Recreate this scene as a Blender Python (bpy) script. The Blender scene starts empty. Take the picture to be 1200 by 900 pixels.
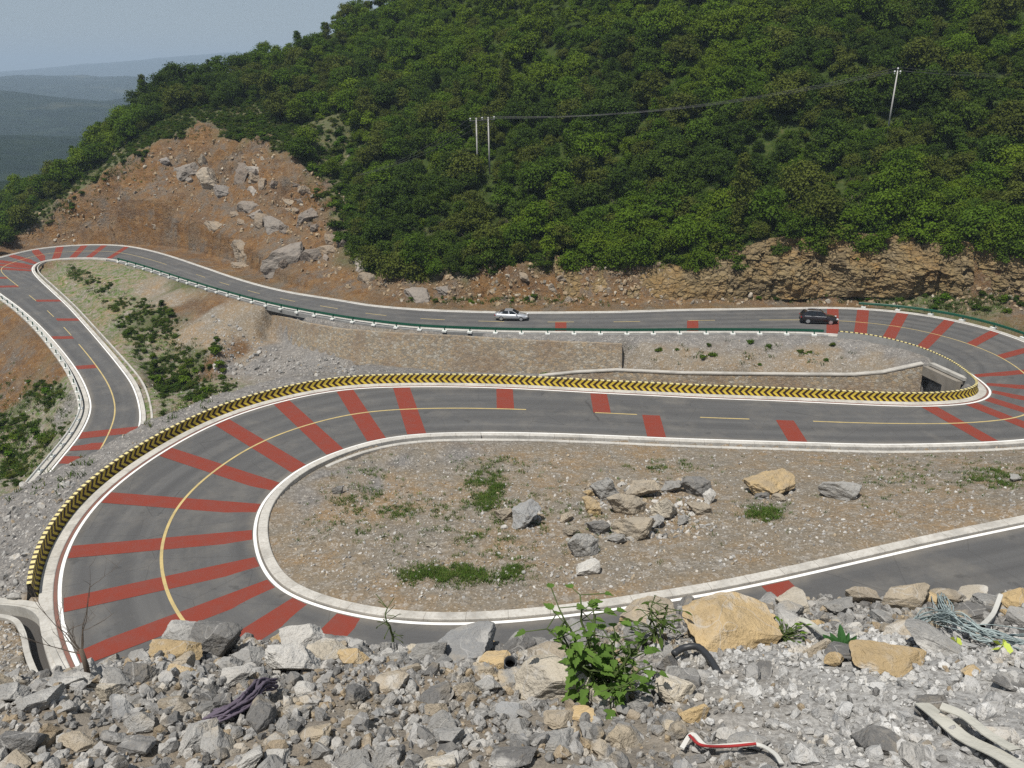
import bpy, bmesh, math, random
import numpy as np
from mathutils import Vector, Matrix, Euler
from mathutils.bvhtree import BVHTree
from mathutils.kdtree import KDTree
from mathutils.geometry import delaunay_2d_cdt

rng = np.random.default_rng(7)
random.seed(7)
scene = bpy.context.scene
COL = scene.collection
R = math.radians

# ------------------------------------------------------------------ survey frame
EYE_Z = 45.0                      # height of the view point above the datum
PITCH = R(20.9)
FOC = 942.0
FW = np.array([0, math.cos(PITCH), -math.sin(PITCH)])
UPV = np.array([0, math.sin(PITCH), math.cos(PITCH)])

def ray(px, py):
    return np.array([(px - 600) / FOC, 0, 0]) + FW + UPV * (-(py - 450) / FOC)

def PH(px, py, h):                # sight line down to a level h metres below the eye
    d = ray(px, py); t = h / -d[2]
    return np.array([d[0] * t, d[1] * t, EYE_Z - h])

def PY(px, py, Y):                # sight line out to a distance Y
    d = ray(px, py); t = Y / d[1]
    return np.array([d[0] * t, Y, EYE_Z + d[2] * t])

def project(p):
    q = np.asarray(p, float) - np.array([0, 0, EYE_Z])
    z = q @ FW
    return 600 + FOC * q[..., 0] / z, 450 - FOC * (q @ UPV) / z, z

# ------------------------------------------------------------------ numpy noise
def _h(i, j, k, s):
    n = (i.astype(np.int64) * 374761393 + j.astype(np.int64) * 668265263 + k.astype(np.int64) * 2147483647 + s * 974634777) & 0xffffffff
    n = ((n ^ (n >> 13)) * 1274126177) & 0xffffffff
    return ((n ^ (n >> 16)) & 0xffffff) / float(0xffffff)

def vnoise(P, s=0):
    P = np.asarray(P, float); i = np.floor(P).astype(np.int64); f = P - i; f = f * f * (3 - 2 * f)
    r = 0
    for a in (0, 1):
        for b in (0, 1):
            for c in (0, 1):
                w = (f[..., 0] if a else 1 - f[..., 0]) * (f[..., 1] if b else 1 - f[..., 1]) * (f[..., 2] if c else 1 - f[..., 2])
                r = r + w * _h(i[..., 0] + a, i[..., 1] + b, i[..., 2] + c, s)
    return r * 2 - 1

def fbm(P, s=0, o=4, g=0.5):
    P = np.asarray(P, float); a = 1; t = 0; r = 0
    for k in range(o):
        r = r + a * vnoise(P * (2.03 ** k), s + k * 17); t += a; a *= g
    return r / t

def col3(x, y, z=0):
    x = np.asarray(x, float)
    return np.stack([x, np.broadcast_to(y, x.shape), np.broadcast_to(z, x.shape)], -1)

# ------------------------------------------------------------------ mesh helpers
def np_mesh(name, V, F, smooth=False, attrs=None, uv=None, mats=None, midx=None):
    V = np.asarray(V, np.float32); F = np.asarray(F, np.int32); k = F.shape[1]
    me = bpy.data.meshes.new(name)
    me.vertices.add(len(V)); me.vertices.foreach_set('co', V.ravel())
    me.loops.add(F.size); me.loops.foreach_set('vertex_index', F.ravel())
    me.polygons.add(len(F)); me.polygons.foreach_set('loop_start', np.arange(0, F.size, k, dtype=np.int32))
    try: me.polygons.foreach_set('loop_total', np.full(len(F), k, np.int32))
    except Exception: pass
    me.update(calc_edges=True)
    me.polygons.foreach_set('use_smooth', np.full(len(F), smooth, bool))
    for m in (mats or []): me.materials.append(m)
    if midx is not None: me.polygons.foreach_set('material_index', np.asarray(midx, np.int32))
    for an, (dom, typ, val) in (attrs or {}).items():
        a = me.attributes.new(an, typ, dom)
        a.data.foreach_set('value' if typ == 'FLOAT' else ('color' if typ == 'FLOAT_COLOR' else 'vector'), np.asarray(val, np.float32).ravel())
    if uv is not None:
        u = me.uv_layers.new(name='UVMap'); u.data.foreach_set('uv', np.asarray(uv, np.float32)[F.ravel()].ravel())
    return me

def add(name, me, parent=None, kind=None, label=None, cat=None, group=None, loc=None):
    o = bpy.data.objects.new(name, me); COL.objects.link(o)
    if parent is not None: o.parent = parent
    if kind: o['kind'] = kind
    if label: o['label'] = label
    if cat: o['category'] = cat
    if group: o['group'] = group
    if loc is not None: o.location = loc
    return o

def thing(name, label, cat, loc=(0, 0, 0), rz=0, group=None):
    o = add(name, None, None, None, label, cat, group, loc); o.rotation_euler = (0, 0, rz)
    return o

def grid_faces(nr, nc):
    i = np.arange(nr * nc).reshape(nr, nc)
    return np.stack([i[:-1, :-1], i[:-1, 1:], i[1:, 1:], i[1:, :-1]], -1).reshape(-1, 4)

class MB:
    """collects boxes, tubes and sheets into one mesh"""
    def __init__(s): s.v = []; s.f = []
    def quad(s, pts):
        b = len(s.v); s.v += [tuple(p) for p in pts]; s.f.append(tuple(range(b, b + len(pts))))
    def box(s, c, d, rz=0, M=None):
        b = len(s.v); x, y, z = d[0] / 2, d[1] / 2, d[2] / 2
        M = M or (Matrix.Translation(c) @ Matrix.Rotation(rz, 4, 'Z'))
        for p in ((-x, -y, -z), (x, -y, -z), (x, y, -z), (-x, y, -z), (-x, -y, z), (x, -y, z), (x, y, z), (-x, y, z)):
            s.v.append(tuple(M @ Vector(p)))
        for q in ((3, 2, 1, 0), (4, 5, 6, 7), (0, 1, 5, 4), (1, 2, 6, 5), (2, 3, 7, 6), (3, 0, 4, 7)):
            s.f.append(tuple(b + i for i in q))
    def tube(s, pts, rad, n=8, cap=True):
        pts = [Vector(p) for p in pts]; rr = rad if hasattr(rad, '__len__') else [rad] * len(pts)
        base = len(s.v); prev = None
        for i, p in enumerate(pts):
            t = (pts[min(i + 1, len(pts) - 1)] - pts[max(i - 1, 0)]).normalized()
            if prev is None:
                a = t.cross(Vector((0, 0, 1)))
                if a.length < 1e-3: a = t.cross(Vector((0, 1, 0)))
            else: a = prev - t * prev.dot(t)
            a.normalize(); prev = a; b = t.cross(a)
            for k in range(n):
                w = 2 * math.pi * k / n
                s.v.append(tuple(p + (a * math.cos(w) + b * math.sin(w)) * rr[i]))
        for i in range(len(pts) - 1):
            for k in range(n):
                q = base + i * n + k; q2 = base + i * n + (k + 1) % n
                s.f.append((q, q2, q2 + n, q + n))
        if cap:
            s.f.append(tuple(base + k for k in range(n))[::-1])
            e = base + (len(pts) - 1) * n; s.f.append(tuple(e + k for k in range(n)))
    def mesh(s, name, mat, smooth=False):
        me = bpy.data.meshes.new(name); me.from_pydata(s.v, [], s.f); me.update()
        bm = bmesh.new(); bm.from_mesh(me); bmesh.ops.recalc_face_normals(bm, faces=bm.faces); bm.to_mesh(me); bm.free()
        if mat: me.materials.append(mat)
        if smooth: me.polygons.foreach_set('use_smooth', np.full(len(me.polygons), True))
        return me
    def build(s, name, mat, parent=None, smooth=False, **k):
        return add(name, s.mesh(name, mat, smooth), parent, **k)

# ------------------------------------------------------------------ materials
class NT:
    def __init__(s, name):
        s.m = bpy.data.materials.new(name); s.m.use_nodes = True; s.t = s.m.node_tree
        s.b = s.t.nodes['Principled BSDF']; s.out = s.t.nodes['Material Output']
        s.b.inputs['Specular IOR Level'].default_value = 0.25
    def n(s, typ, **kw):
        nd = s.t.nodes.new('ShaderNode' + typ)
        for k, v in kw.items():
            if k == 'i':
                for a, b in v.items():
                    if hasattr(b, 'is_output'): s.t.links.new(b, nd.inputs[a])
                    else: nd.inputs[a].default_value = b
            else: setattr(nd, k, v)
        return nd
    def set(s, sock, v):
        if hasattr(v, 'is_output'): s.t.links.new(v, s.b.inputs[sock])
        else: s.b.inputs[sock].default_value = v
    def pos(s): return s.n('NewGeometry').outputs['Position']
    def obj(s): return s.n('TexCoord').outputs['Object']
    def uv(s): return s.n('TexCoord').outputs['UV']
    def sc(s, v, sx, sy=None, sz=None):
        return s.n('Mapping', i={'Vector': v, 'Scale': (sx, sy if sy is not None else sx, sz if sz is not None else sx)}).outputs[0]
    def noise(s, v, scale, detail=4, rough=0.55, dist=0):
        return s.n('TexNoise', i={'Vector': v, 'Scale': scale, 'Detail': detail, 'Roughness': rough, 'Distortion': dist}).outputs[0]
    def vor(s, v, scale, feature='F1', out='Distance', rnd=1):
        nd = s.n('TexVoronoi', feature=feature); nd.inputs['Scale'].default_value = scale
        nd.inputs['Randomness'].default_value = rnd
        s.t.links.new(v, nd.inputs['Vector']); return nd.outputs[out]
    def ramp(s, f, stops, interp='LINEAR'):
        nd = s.n('ValToRGB'); nd.color_ramp.interpolation = interp
        e = nd.color_ramp.elements
        while len(e) < len(stops): e.new(0.5)
        for q, (p, c) in zip(e, stops):
            q.position = p; q.color = tuple(c) + (1,) if len(c) == 3 else c
        s.t.links.new(f, nd.inputs[0]); return nd.outputs[0]
    def gray(s, f, a, b, lo=0.0, hi=1.0):
        nd = s.n('MapRange', i={0: f, 1: a, 2: b, 3: lo, 4: hi}); return nd.outputs[0]
    def mix(s, f, a, b, mode='MIX'):
        nd = s.n('Mix', data_type='RGBA', blend_type=mode); nd.clamp_factor = True
        for k, v in ((0, f), (6, a), (7, b)):
            if hasattr(v, 'is_output'): s.t.links.new(v, nd.inputs[k])
            else: nd.inputs[k].default_value = (tuple(v) + (1,) if hasattr(v, '__len__') and len(v) == 3 else v)
        return nd.outputs[2]
    def math(s, op, a, b=0.0):
        nd = s.n('Math', operation=op)
        for k, v in ((0, a), (1, b)):
            if hasattr(v, 'is_output'): s.t.links.new(v, nd.inputs[k])
            else: nd.inputs[k].default_value = v
        return nd.outputs[0]
    def attr(s, name, out='Fac'): return s.n('Attribute', attribute_name=name).outputs[out]
    def ocol(s): return s.n('ObjectInfo').outputs['Color']
    def ornd(s): return s.n('ObjectInfo').outputs['Random']
    def bump(s, h, strength=0.5, dist=0.1, normal=None):
        i = {'Height': h, 'Strength': strength, 'Distance': dist}
        if normal is not None: i['Normal'] = normal
        o = s.n('Bump', i=i).outputs[0]; s.t.links.new(o, s.b.inputs['Normal']); return o

def simple(name, c, rough=0.6, metal=0.0, var=0.15, scale=8.0, bump=0.0, spec=0.25):
    k = NT(name); p = k.obj()
    f = k.noise(p, scale, 4)
    k.set('Base Color', k.mix(f, [x * (1 - var) for x in c], [min(1, x * (1 + var)) for x in c]))
    k.set('Roughness', rough); k.set('Metallic', metal); k.set('Specular IOR Level', spec)
    if bump: k.bump(k.noise(p, scale * 3, 4), bump, 0.02)
    return k.m

def m_asphalt():
    k = NT('asphalt'); u = k.uv(); p = k.pos()
    streak = k.noise(k.sc(u, .035, .9), 1.0, 5, .6)
    big = k.noise(k.sc(u, .12, .25), 1.0, 4)
    fine = k.noise(p, 9, 5, .7)
    c = k.ramp(streak, [(.3, (.078, .077, .076)), (.55, (.107, .106, .1045)), (.75, (.134, .132, .129))])
    c = k.mix(k.gray(big, .35, .7), c, k.mix(.5, c, (.115, .112, .108)))
    c = k.mix(k.gray(fine, .3, .75, 0, .3), c, (.05, .05, .052))
    dust = k.noise(k.sc(p, .35), 1.0, 6, .7)
    c = k.mix(k.gray(dust, .48, .70, 0, .55), c, (.17, .158, .14))
    c = k.mix(k.math('MULTIPLY', k.gray(k.attr('edged'), .9, .0), k.gray(dust, .3, .6, .25, .9)), c, (.21, .185, .15))
    cr = k.vor(k.mix(.06, p, k.n('TexNoise', i={'Vector': p, 'Scale': 1.2, 'Detail': 4.0}).outputs[1]), .22, 'DISTANCE_TO_EDGE')
    c = k.mix(k.gray(cr, .0, .004, .6, 0), c, (.035, .034, .033))
    spot = k.noise(p, .9, 3, .5); c = k.mix(k.gray(spot, .66, .74, 0, .5), c, (.05, .049, .048))
    # polished wheel lanes
    v = k.n('SeparateXYZ', i={0: u}).outputs[1]
    lane = k.math('ABSOLUTE', k.math('SINE', k.math('MULTIPLY', v, 1.55)))
    c = k.mix(k.math('MULTIPLY', k.gray(lane, .55, 1.0), .22), c, (.052, .052, .055))
    k.set('Base Color', c); k.set('Roughness', k.gray(streak, .3, .7, .75, .9)); k.bump(k.noise(p, 14, 3), .25, .03)
    return k.m

def m_paint(name, c, worn=.25):
    k = NT(name); p = k.pos()
    f = k.noise(p, 1.1, 6, .7); g = k.noise(p, 7, 4, .7)
    a = k.mix(k.gray(f, .42, .72, 0, worn * 1.5), c, (.095, .09, .088))
    a = k.mix(k.gray(g, .5, .75, 0, worn), a, [x * .6 for x in c])
    k.set('Base Color', a); k.set('Roughness', .75); return k.m

def m_concrete(name='concrete', c=(.42, .40, .365)):
    k = NT(name); p = k.pos()
    f = k.noise(p, .7, 6, .65); g = k.noise(p, 6, 5, .7)
    a = k.ramp(f, [(.3, [x * .70 for x in c]), (.52, c), (.75, [min(1, x * 1.18) for x in c])])
    a = k.mix(k.gray(g, .45, .8, 0, .5), a, [c[0] * .62, c[1] * .56, c[2] * .48])
    k.set('Base Color', a); k.set('Roughness', .9); k.bump(g, .3, .03); return k.m

def m_kerb():
    k = NT('kerb_concrete'); p = k.pos(); c0 = (.48, .462, .425); u = k.n('SeparateXYZ', i={0: k.uv()})
    f = k.noise(p, .7, 6, .65); g = k.noise(p, 6, 5, .7)
    a = k.ramp(f, [(.3, [x * .66 for x in c0]), (.52, c0), (.75, [x * 1.15 for x in c0])])
    blk = k.n('TexWhiteNoise', noise_dimensions='1D', i={'W': k.math('FLOOR', k.math('DIVIDE', u.outputs[0], 2.0))}).outputs['Value']
    a = k.mix(k.gray(blk, .4, 1, 0, .22), a, (.36, .335, .29)); a = k.mix(k.gray(g, .45, .75, 0, .6), a, (.26, .225, .18))
    a = k.mix(k.math('LESS_THAN', k.math('FRACT', k.math('DIVIDE', u.outputs[0], 2.0)), .012), a, (.2, .185, .16))
    k.set('Base Color', a); k.set('Roughness', .9); k.bump(g, .4, .03); return k.m

def m_terrain():
    k = NT('ground_soil_gravel'); p = k.pos()
    big = k.noise(p, .16, 5, .6); mid = k.noise(p, .8, 5, .6); fine = k.noise(p, 5.5, 5, .75)
    v1 = k.vor(p, 3.4, out='Color'); v1 = k.n('SeparateColor', i={0: v1}).outputs[0]
    v2 = k.vor(p, 12.0, out='Color'); v2 = k.n('SeparateColor', i={0: v2}).outputs[1]
    grav = k.ramp(big, [(.34, (.205, .185, .155)), (.47, (.25, .20, .138)), (.62, (.29, .20, .11))])
    grav = k.mix(k.gray(mid, .4, .7), grav, (.235, .21, .172))
    grey = k.ramp(mid, [(.3, (.15, .145, .14)), (.6, (.225, .215, .205)), (.8, (.26, .25, .235))])
    c = k.mix(k.attr('wgrey'), grav, grey)
    earth = k.ramp(mid, [(.25, (.145, .070, .026)), (.5, (.265, .135, .044)), (.72, (.35, .205, .085))])
    earth = k.mix(k.gray(big, .45, .65), earth, k.mix(.6, earth, (.20, .16, .115)))
    rk = k.math('MULTIPLY', k.gray(k.noise(p, .22, 6, .7), .50, .60), k.gray(k.vor(k.sc(p, .7, .7, 1.3), 1.0), .1, .5))
    band_ = k.noise(k.sc(p, .10, .10, .8), 1.0, 5, .65)
    earth = k.mix(k.gray(band_, .50, .64, 0, .6), earth, (.15, .085, .045)); earth = k.mix(k.gray(band_, .42, .32, 0, .5), earth, (.34, .24, .14))
    earth = k.mix(k.math('MULTIPLY', rk, .7), earth, k.ramp(fine, [(.3, (.13, .115, .10)), (.7, (.25, .225, .19))]))
    c = k.mix(k.attr('wcut'), c, earth)
    # pebbles and chips
    nc = k.gray(k.attr('wcut'), 0, 1, 1, .3)
    c = k.mix(k.math('MULTIPLY', nc, k.gray(v1, .80, .92, 0, .45)), c, (.42, .39, .35))
    c = k.mix(k.gray(v2, .0, .25, .5, 0), c, (.085, .078, .07))
    c = k.mix(k.math('MULTIPLY', nc, k.gray(v2, .86, .97, 0, .55)), c, (.55, .52, .47))
    c = k.mix(k.gray(fine, .35, .7, .35, 0), c, (.08, .07, .06))
    gm = k.math('MULTIPLY', k.attr('wgrass'), k.gray(k.noise(p, 1.1, 6, .78), .46, .60))
    gc = k.ramp(fine, [(.3, (.045, .085, .012)), (.55, (.075, .135, .02)), (.8, (.105, .115, .038))])
    c = k.mix(gm, c, gc)
    hc = k.ramp(k.noise(p, .9, 6, .7), [(.3, (.022, .034, .009)), (.55, (.045, .068, .014)), (.75, (.10, .085, .04))])
    c = k.mix(k.attr('whill'), c, hc)
    k.set('Base Color', c); k.set('Roughness', .95); k.set('Specular IOR Level', .1)
    n1 = k.bump(k.vor(p, 3.4), .5, .12)
    n2_ = k.bump(k.math('MULTIPLY', k.noise(p, 1.1, 6, .7), k.attr('wcut')), 1.0, .9, n1)
    k.bump(fine, .8, .12, n2_)
    return k.m

def m_rock(name, attr=False):
    k = NT(name); p = k.pos(); o = k.obj()
    base = k.attr('tint', 'Color') if attr else k.ocol()
    n1 = k.noise(p, 3.2, 6, .65); n2 = k.noise(p, 13, 6, .7); n3 = k.noise(p, 60, 4, .7)
    c = k.mix(k.gray(n1, .35, .65), k.mix(.35, base, (.09, .088, .088)), base)
    c = k.mix(k.gray(n2, .55, .8, 0, .5), c, (.36, .345, .32))
    c = k.mix(k.gray(n2, .22, .42, .55, 0), c, (.10, .09, .08))
    c = k.mix(k.gray(n3, .55, .8, 0, .35), c, (.34, .28, .20))
    c = k.mix(k.gray(n3, .2, .42, .5, 0), c, (.07, .066, .062))
    n4 = k.noise(p, 6.5, 5, .6); n5 = k.noise(p, 1.7, 3, .5)
    c = k.mix(k.math('MULTIPLY', k.gray(n4, .52, .62, 0, .6), k.gray(n5, .47, .66)), c, (.42, .335, .215))
    c = k.mix(k.math('MULTIPLY', k.gray(n4, .46, .36, 0, .7), k.gray(n5, .58, .42)), c, (.46, .445, .415))
    # thin pale calcite veins
    ve = k.vor(k.mix(.25, p, k.n('TexNoise', i={'Vector': p, 'Scale': 4.0}).outputs[1]), 5.0, 'DISTANCE_TO_EDGE')
    c = k.mix(k.gray(ve, .0, .012, .5, 0), c, (.42, .41, .39))
    hs = k.n('HueSaturation', i={'Value': 1.12, 'Saturation': 1.0, 'Color': c}).outputs[0]
    k.set('Base Color', hs); k.set('Roughness', .9); k.set('Specular IOR Level', .15)
    nn = k.bump(n2, .6, .04); k.bump(n3, .6, .012, nn)
    return k.m

def m_bigrock(name):
    k = NT(name); p = k.pos(); base = k.ocol()
    n1 = k.noise(p, .9, 6, .65); n2 = k.noise(p, 4, 6, .7)
    c = k.mix(k.gray(n1, .38, .62), k.mix(.45, base, (.19, .18, .165)), base)
    c = k.mix(k.gray(n2, .5, .75, 0, .5), c, (.36, .32, .26))
    c = k.mix(k.gray(n2, .25, .42, .6, 0), c, (.08, .072, .066))
    k.set('Base Color', c); k.set('Roughness', .92); k.bump(n2, .9, .2)
    return k.m

def m_leaf(name, attr=False, trans=.25, dark=1.0):
    k = NT(name)
    base = k.attr('tint', 'Color') if attr else k.ocol()
    r = k.attr('rnd')
    c = k.mix(r, k.mix(.45, base, (.010 * dark, .020 * dark, .006 * dark)), k.mix(.30, base, (.11, .15, .03)))
    k.set('Base Color', c); k.set('Roughness', .7); k.set('Specular IOR Level', .06)
    tr = k.n('BsdfTranslucent', i={'Color': c}); mx = k.n('MixShader', i={0: trans})
    k.t.links.new(k.b.outputs[0], mx.inputs[1]); k.t.links.new(tr.outputs[0], mx.inputs[2])
    k.t.links.new(mx.outputs[0], k.out.inputs[0])
    return k.m

def m_masonry():
    k = NT('rubble_masonry'); p = k.pos()
    q = k.sc(p, 1, 1, 1.5)
    d = k.vor(q, 2.7, 'DISTANCE_TO_EDGE'); cid = k.vor(q, 2.7, out='Color')
    s = k.n('SeparateColor', i={0: cid})
    c = k.ramp(s.outputs[0], [(.1, (.25, .22, .175)), (.4, (.36, .30, .22)), (.65, (.40, .30, .185)), (.9, (.43, .40, .34))])
    c = k.mix(k.gray(k.noise(p, 6, 5, .7), .35, .7, .5, 0), c, (.10, .085, .07))
    c = k.mix(k.gray(d, .0, .06, .7, 0), c, (.14, .125, .105))
    c = k.mix(k.gray(k.noise(p, .25, 4), .45, .65, 0, .5), c, (.19, .13, .085))
    k.set('Base Color', c); k.set('Roughness', .95); k.bump(k.gray(d, 0, .10), .5, .06); return k.m

def m_cliff():
    k = NT('layered_rock'); p = k.pos()
    q = k.sc(p, 1.0, 1.0, 1.7)
    cid = k.n('SeparateColor', i={0: k.vor(q, 1.0, out='Color')}); d = k.vor(q, 1.0, 'DISTANCE_TO_EDGE')
    big = k.noise(p, .22, 5, .6)
    c = k.ramp(big, [(.3, (.17, .135, .08)), (.48, (.245, .18, .085)), (.62, (.28, .175, .065)), (.75, (.21, .18, .13))])
    c = k.mix(k.gray(cid.outputs[1], 0, 1, 0, .6), c, k.ramp(cid.outputs[0], [(.0, (.13, .10, .06)), (.5, (.25, .185, .10)), (1, (.36, .285, .175))]))
    c = k.mix(k.gray(d, 0, .045, .6, 0), c, (.08, .06, .042))
    st = k.noise(k.sc(p, .25, .25, 4.2), 1.0, 4, .6)
    c = k.mix(k.gray(st, .3, .42, .35, 0), c, (.10, .072, .05))
    c = k.mix(k.gray(k.noise(p, 5, 5, .75), .3, .6, .4, 0), c, (.08, .06, .042))
    k.set('Base Color', c); k.set('Roughness', .95)
    n1 = k.bump(k.gray(d, 0, .2), .8, .25); k.bump(k.noise(p, 4, 5, .7), .7, .2, n1)
    return k.m

def m_chevron():
    k = NT('chevron_paint'); u = k.n('SeparateXYZ', i={0: k.uv()})
    a = k.math('ABSOLUTE', k.math('SUBTRACT', u.outputs[1], .5))
    ph = k.math('FRACT', k.math('DIVIDE', k.math('ADD', u.outputs[0], k.math('MULTIPLY', a, .84)), .58))
    f = k.math('GREATER_THAN', ph, .5)
    w = k.noise(k.pos(), 1.5, 6, .75); w2 = k.noise(k.pos(), 9, 4, .7)
    y = k.mix(k.gray(w, .35, .7), (.46, .33, .035), (.62, .47, .05)); y = k.mix(k.gray(w2, .5, .75, 0, .6), y, (.24, .19, .10))
    b = k.mix(w, (.022, .010, .008), (.05, .022, .014))
    seam = k.math('LESS_THAN', k.math('FRACT', k.math('DIVIDE', u.outputs[0], 4.06)), .012)
    k.set('Base Color', k.mix(seam, k.mix(f, b, y), (.02, .018, .016))); k.set('Roughness', .6); return k.m

def m_far():
    k = NT('far_forest'); p = k.pos()
    f = k.noise(p, .02, 8, .7); g = k.noise(p, .004, 5, .6)
    c = k.ramp(f, [(.35, (.007, .014, .009)), (.55, (.014, .025, .014)), (.72, (.028, .04, .022))])
    c = k.mix(k.gray(g, .58, .68, 0, .5), c, (.09, .095, .06))
    k.set('Base Color', c); k.set('Roughness', 1); k.set('Specular IOR Level', 0); k.bump(f, 1, 8); return k.m

def m_coat(name, c, metal, rough):
    k = NT(name); k.set('Base Color', tuple(c) + (1,)); k.set('Metallic', metal); k.set('Roughness', rough); k.set('Coat Weight', 1.0); k.set('Coat Roughness', .06); return k.m
M = dict(
    asphalt=m_asphalt(), white=m_paint('white_road_paint', (.80, .79, .76), .12), yellow=m_paint('yellow_road_paint', (.50, .39, .17), .25),
    red=m_paint('red_road_paint', (.20, .038, .023), .14), concrete=m_concrete(), pale=m_concrete('pale_concrete', (.43, .415, .38)),
    greyc=m_concrete('grey_concrete', (.235, .235, .228)), maroon=m_paint('maroon_gutter_paint', (.21, .10, .075), .35),
    terrain=m_terrain(), rock=m_rock('limestone'), rock_a=m_rock('limestone_chips', True), boulder=m_bigrock('weathered_boulder'),
    leaf=m_leaf('leaves'), leaf_a=m_leaf('wood_leaves', True), bark=simple('bark', (.075, .06, .045), .95, scale=5, bump=.4),
    grass=m_leaf('grass_blades', True, .3), masonry=m_masonry(), cliff=m_cliff(), chev=m_chevron(), far=m_far(),
    green_metal=simple('green_enamel', (.012, .085, .052), .45, .0, .2, 2), white_metal=simple('white_enamel', (.72, .73, .70), .5, 0, .1, 2),
    pole=simple('pale_pole_concrete', (.42, .41, .39), .85, 0, .15, 3), dark_iron=simple('dark_iron', (.035, .035, .037), .5, .5),
    cable=simple('cable_sheath', (.10, .10, .105), .5), porcelain=simple('porcelain', (.6, .6, .6), .3),
    silver=m_coat('silver_car_paint', (.55, .56, .58), .6, .35), black=m_coat('black_car_paint', (.014, .010, .011), .0, .35),
    glass=simple('tinted_glass', (.012, .014, .017), .08, 0, .05, 2, spec=.6), rubber=simple('tyre_rubber', (.02, .02, .02), .85),
    alloy=simple('alloy_rim', (.62, .63, .65), .35, .8), lamp=simple('lamp_lens', (.75, .77, .8), .12, 0, .03, spec=.6), tail=simple('tail_lens', (.32, .01, .012), .2, spec=.5),
    trim=simple('black_trim', (.02, .02, .022), .6), pipe=simple('black_plastic_pipe', (.03, .032, .036), .45, 0, .3, 6, spec=.4),
    void=simple('hollow_shade', (.07, .065, .06), .9), plastic=simple('dusty_white_plastic', (.43, .42, .37), .5, 0, .14, 9, .3),  # void: shade inside ditch, culvert, drain and pipe put into a dark colour
    wood=simple('bleached_wood', (.55, .54, .50), .8, 0, .15, 12), purple=simple('faded_purple_cloth', (.115, .095, .125), .95, 0, .3, 14, .4),
    net=simple('blue_green_netting', (.30, .36, .36), .8, 0, .35, 14, .5), lime=simple('lime_plastic', (.42, .50, .08), .6),
    redp=simple('red_plastic', (.30, .03, .03), .5), stemm=simple('green_stem', (.07, .10, .03), .7), twig=simple('dead_twig', (.12, .095, .075), .9, scale=20),
    leafg=m_leaf('mulberry_leaf', False, .35), dgreen=simple('spear_leaf', (.035, .10, .028), .45, 0, .3, 10))

# ------------------------------------------------------------------ the road: paired edges of every station
K = [(38,578,125,575,40.5),(72,537,150,540,39.8),(93,510,163,501,39),(106,483,164,480,38.4),(103,460,156,453,37.9),(90,434,140,430,37.5),
 (67,404,118,403,37),(45,380,98,380,36.6),(22,360,80,360,36.2),(0,344,62,343,35.8),(-18,331,48,330,35.4),(-32,321,41,322.5,35.1),
 (-36,313,37.5,317,34.9),(-20,306.5,38,313,34.7),(5,301,42,309,34.5),(38,292.5,52,305.5,34.3),(70,289,64,303.5,34.1),(98,287.3,84,302,33.9),
 (122,287,103,301.7,33.7),(150,289,128,303,33.5),(187,297,165,312,33.2),(233,312,215,328,32.9),(283,329,268,344,32.6),(333,342,322,358,32.3),
 (400,353,392,371.5,32),(433,358.5,430,377,31.85),(483,363,482,383,31.7),(533,365.5,533,386,31.6),(600,367,600,388,31.45),(667,367,667,388.7,31.35),
 (733,366,733,389,31.2),(800,364,800,388.7,31.1),(867,363,867,388.7,30.95),(933,362,933,389.5,30.8),(968,361.7,968,391,30.7),(1010,362.7,1008,394.5,30.5),
 (1060,367,1040,400,30.3),(1112,375,1078,410,30),(1165,388,1106,421,29.7),(1215,407,1126,431,29.4),(1255,432,1143,442,29),(1276,458,1155,451,28.6),
 (1280,482,1161,459,28.3),(1265,502,1156,467,28.1),(1235,511,1138,472.5,27.95),(1165,518,1090,476,27.8),(1100,520,1040,475.5,27.7),(1033,521,985,473,27.6),
 (935,518.5,905,469.5,27.5),(850,516,830,467,27.4),(778,513.5,765,463.7,27.3),(712,510.5,702,460.7,27.2),(640,508,640,457.3,27.1),(590,507,588,454.8,27),
 (540,507,530,453.3,26.9),(487,509,470,453.5,26.8),(440,516,401,456.5,26.7),(394,530,330,470.5,26.6),(352,549,262,492,26.45),(322,573,190,530,26.3),
 (304,597,120,583,26.1),(298,627,78,646,25.9),(304,658,69,707,25.6),(321,685,85,770,25.3),(350,702,0,0,25.0),(400,717.5,0,0,24.7),(467,729.5,0,0,24.5),
 (533,732,0,0,24.3),(600,728.5,0,0,24.1),(683,720,0,0,23.9),(760,707.5,0,0,23.7),(837,695.5,0,0,23.55),(920,678.5,0,0,23.4),(1000,660,0,0,23.25),
 (1100,637.5,0,0,23.1),(1200,616.5,0,0,22.9),(1320,592,0,0,22.6),(1450,567,0,0,22.3)]
A0 = np.array([PH(k[0], k[1], k[4]) for k in K]); B0 = np.array([PH(k[2], k[3], k[4]) if k[2] or k[3] else [np.nan] * 3 for k in K])
for i in range(len(K)):
    if np.isnan(B0[i, 0]):
        t = A0[min(i + 1, len(K) - 1)] - A0[i - 1]; t[2] = 0; t /= np.linalg.norm(t)
        B0[i] = A0[i] + np.array([t[1], -t[0], 0]) * (10.0 - .5 * min(1, (i - 64) / 8))

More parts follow.
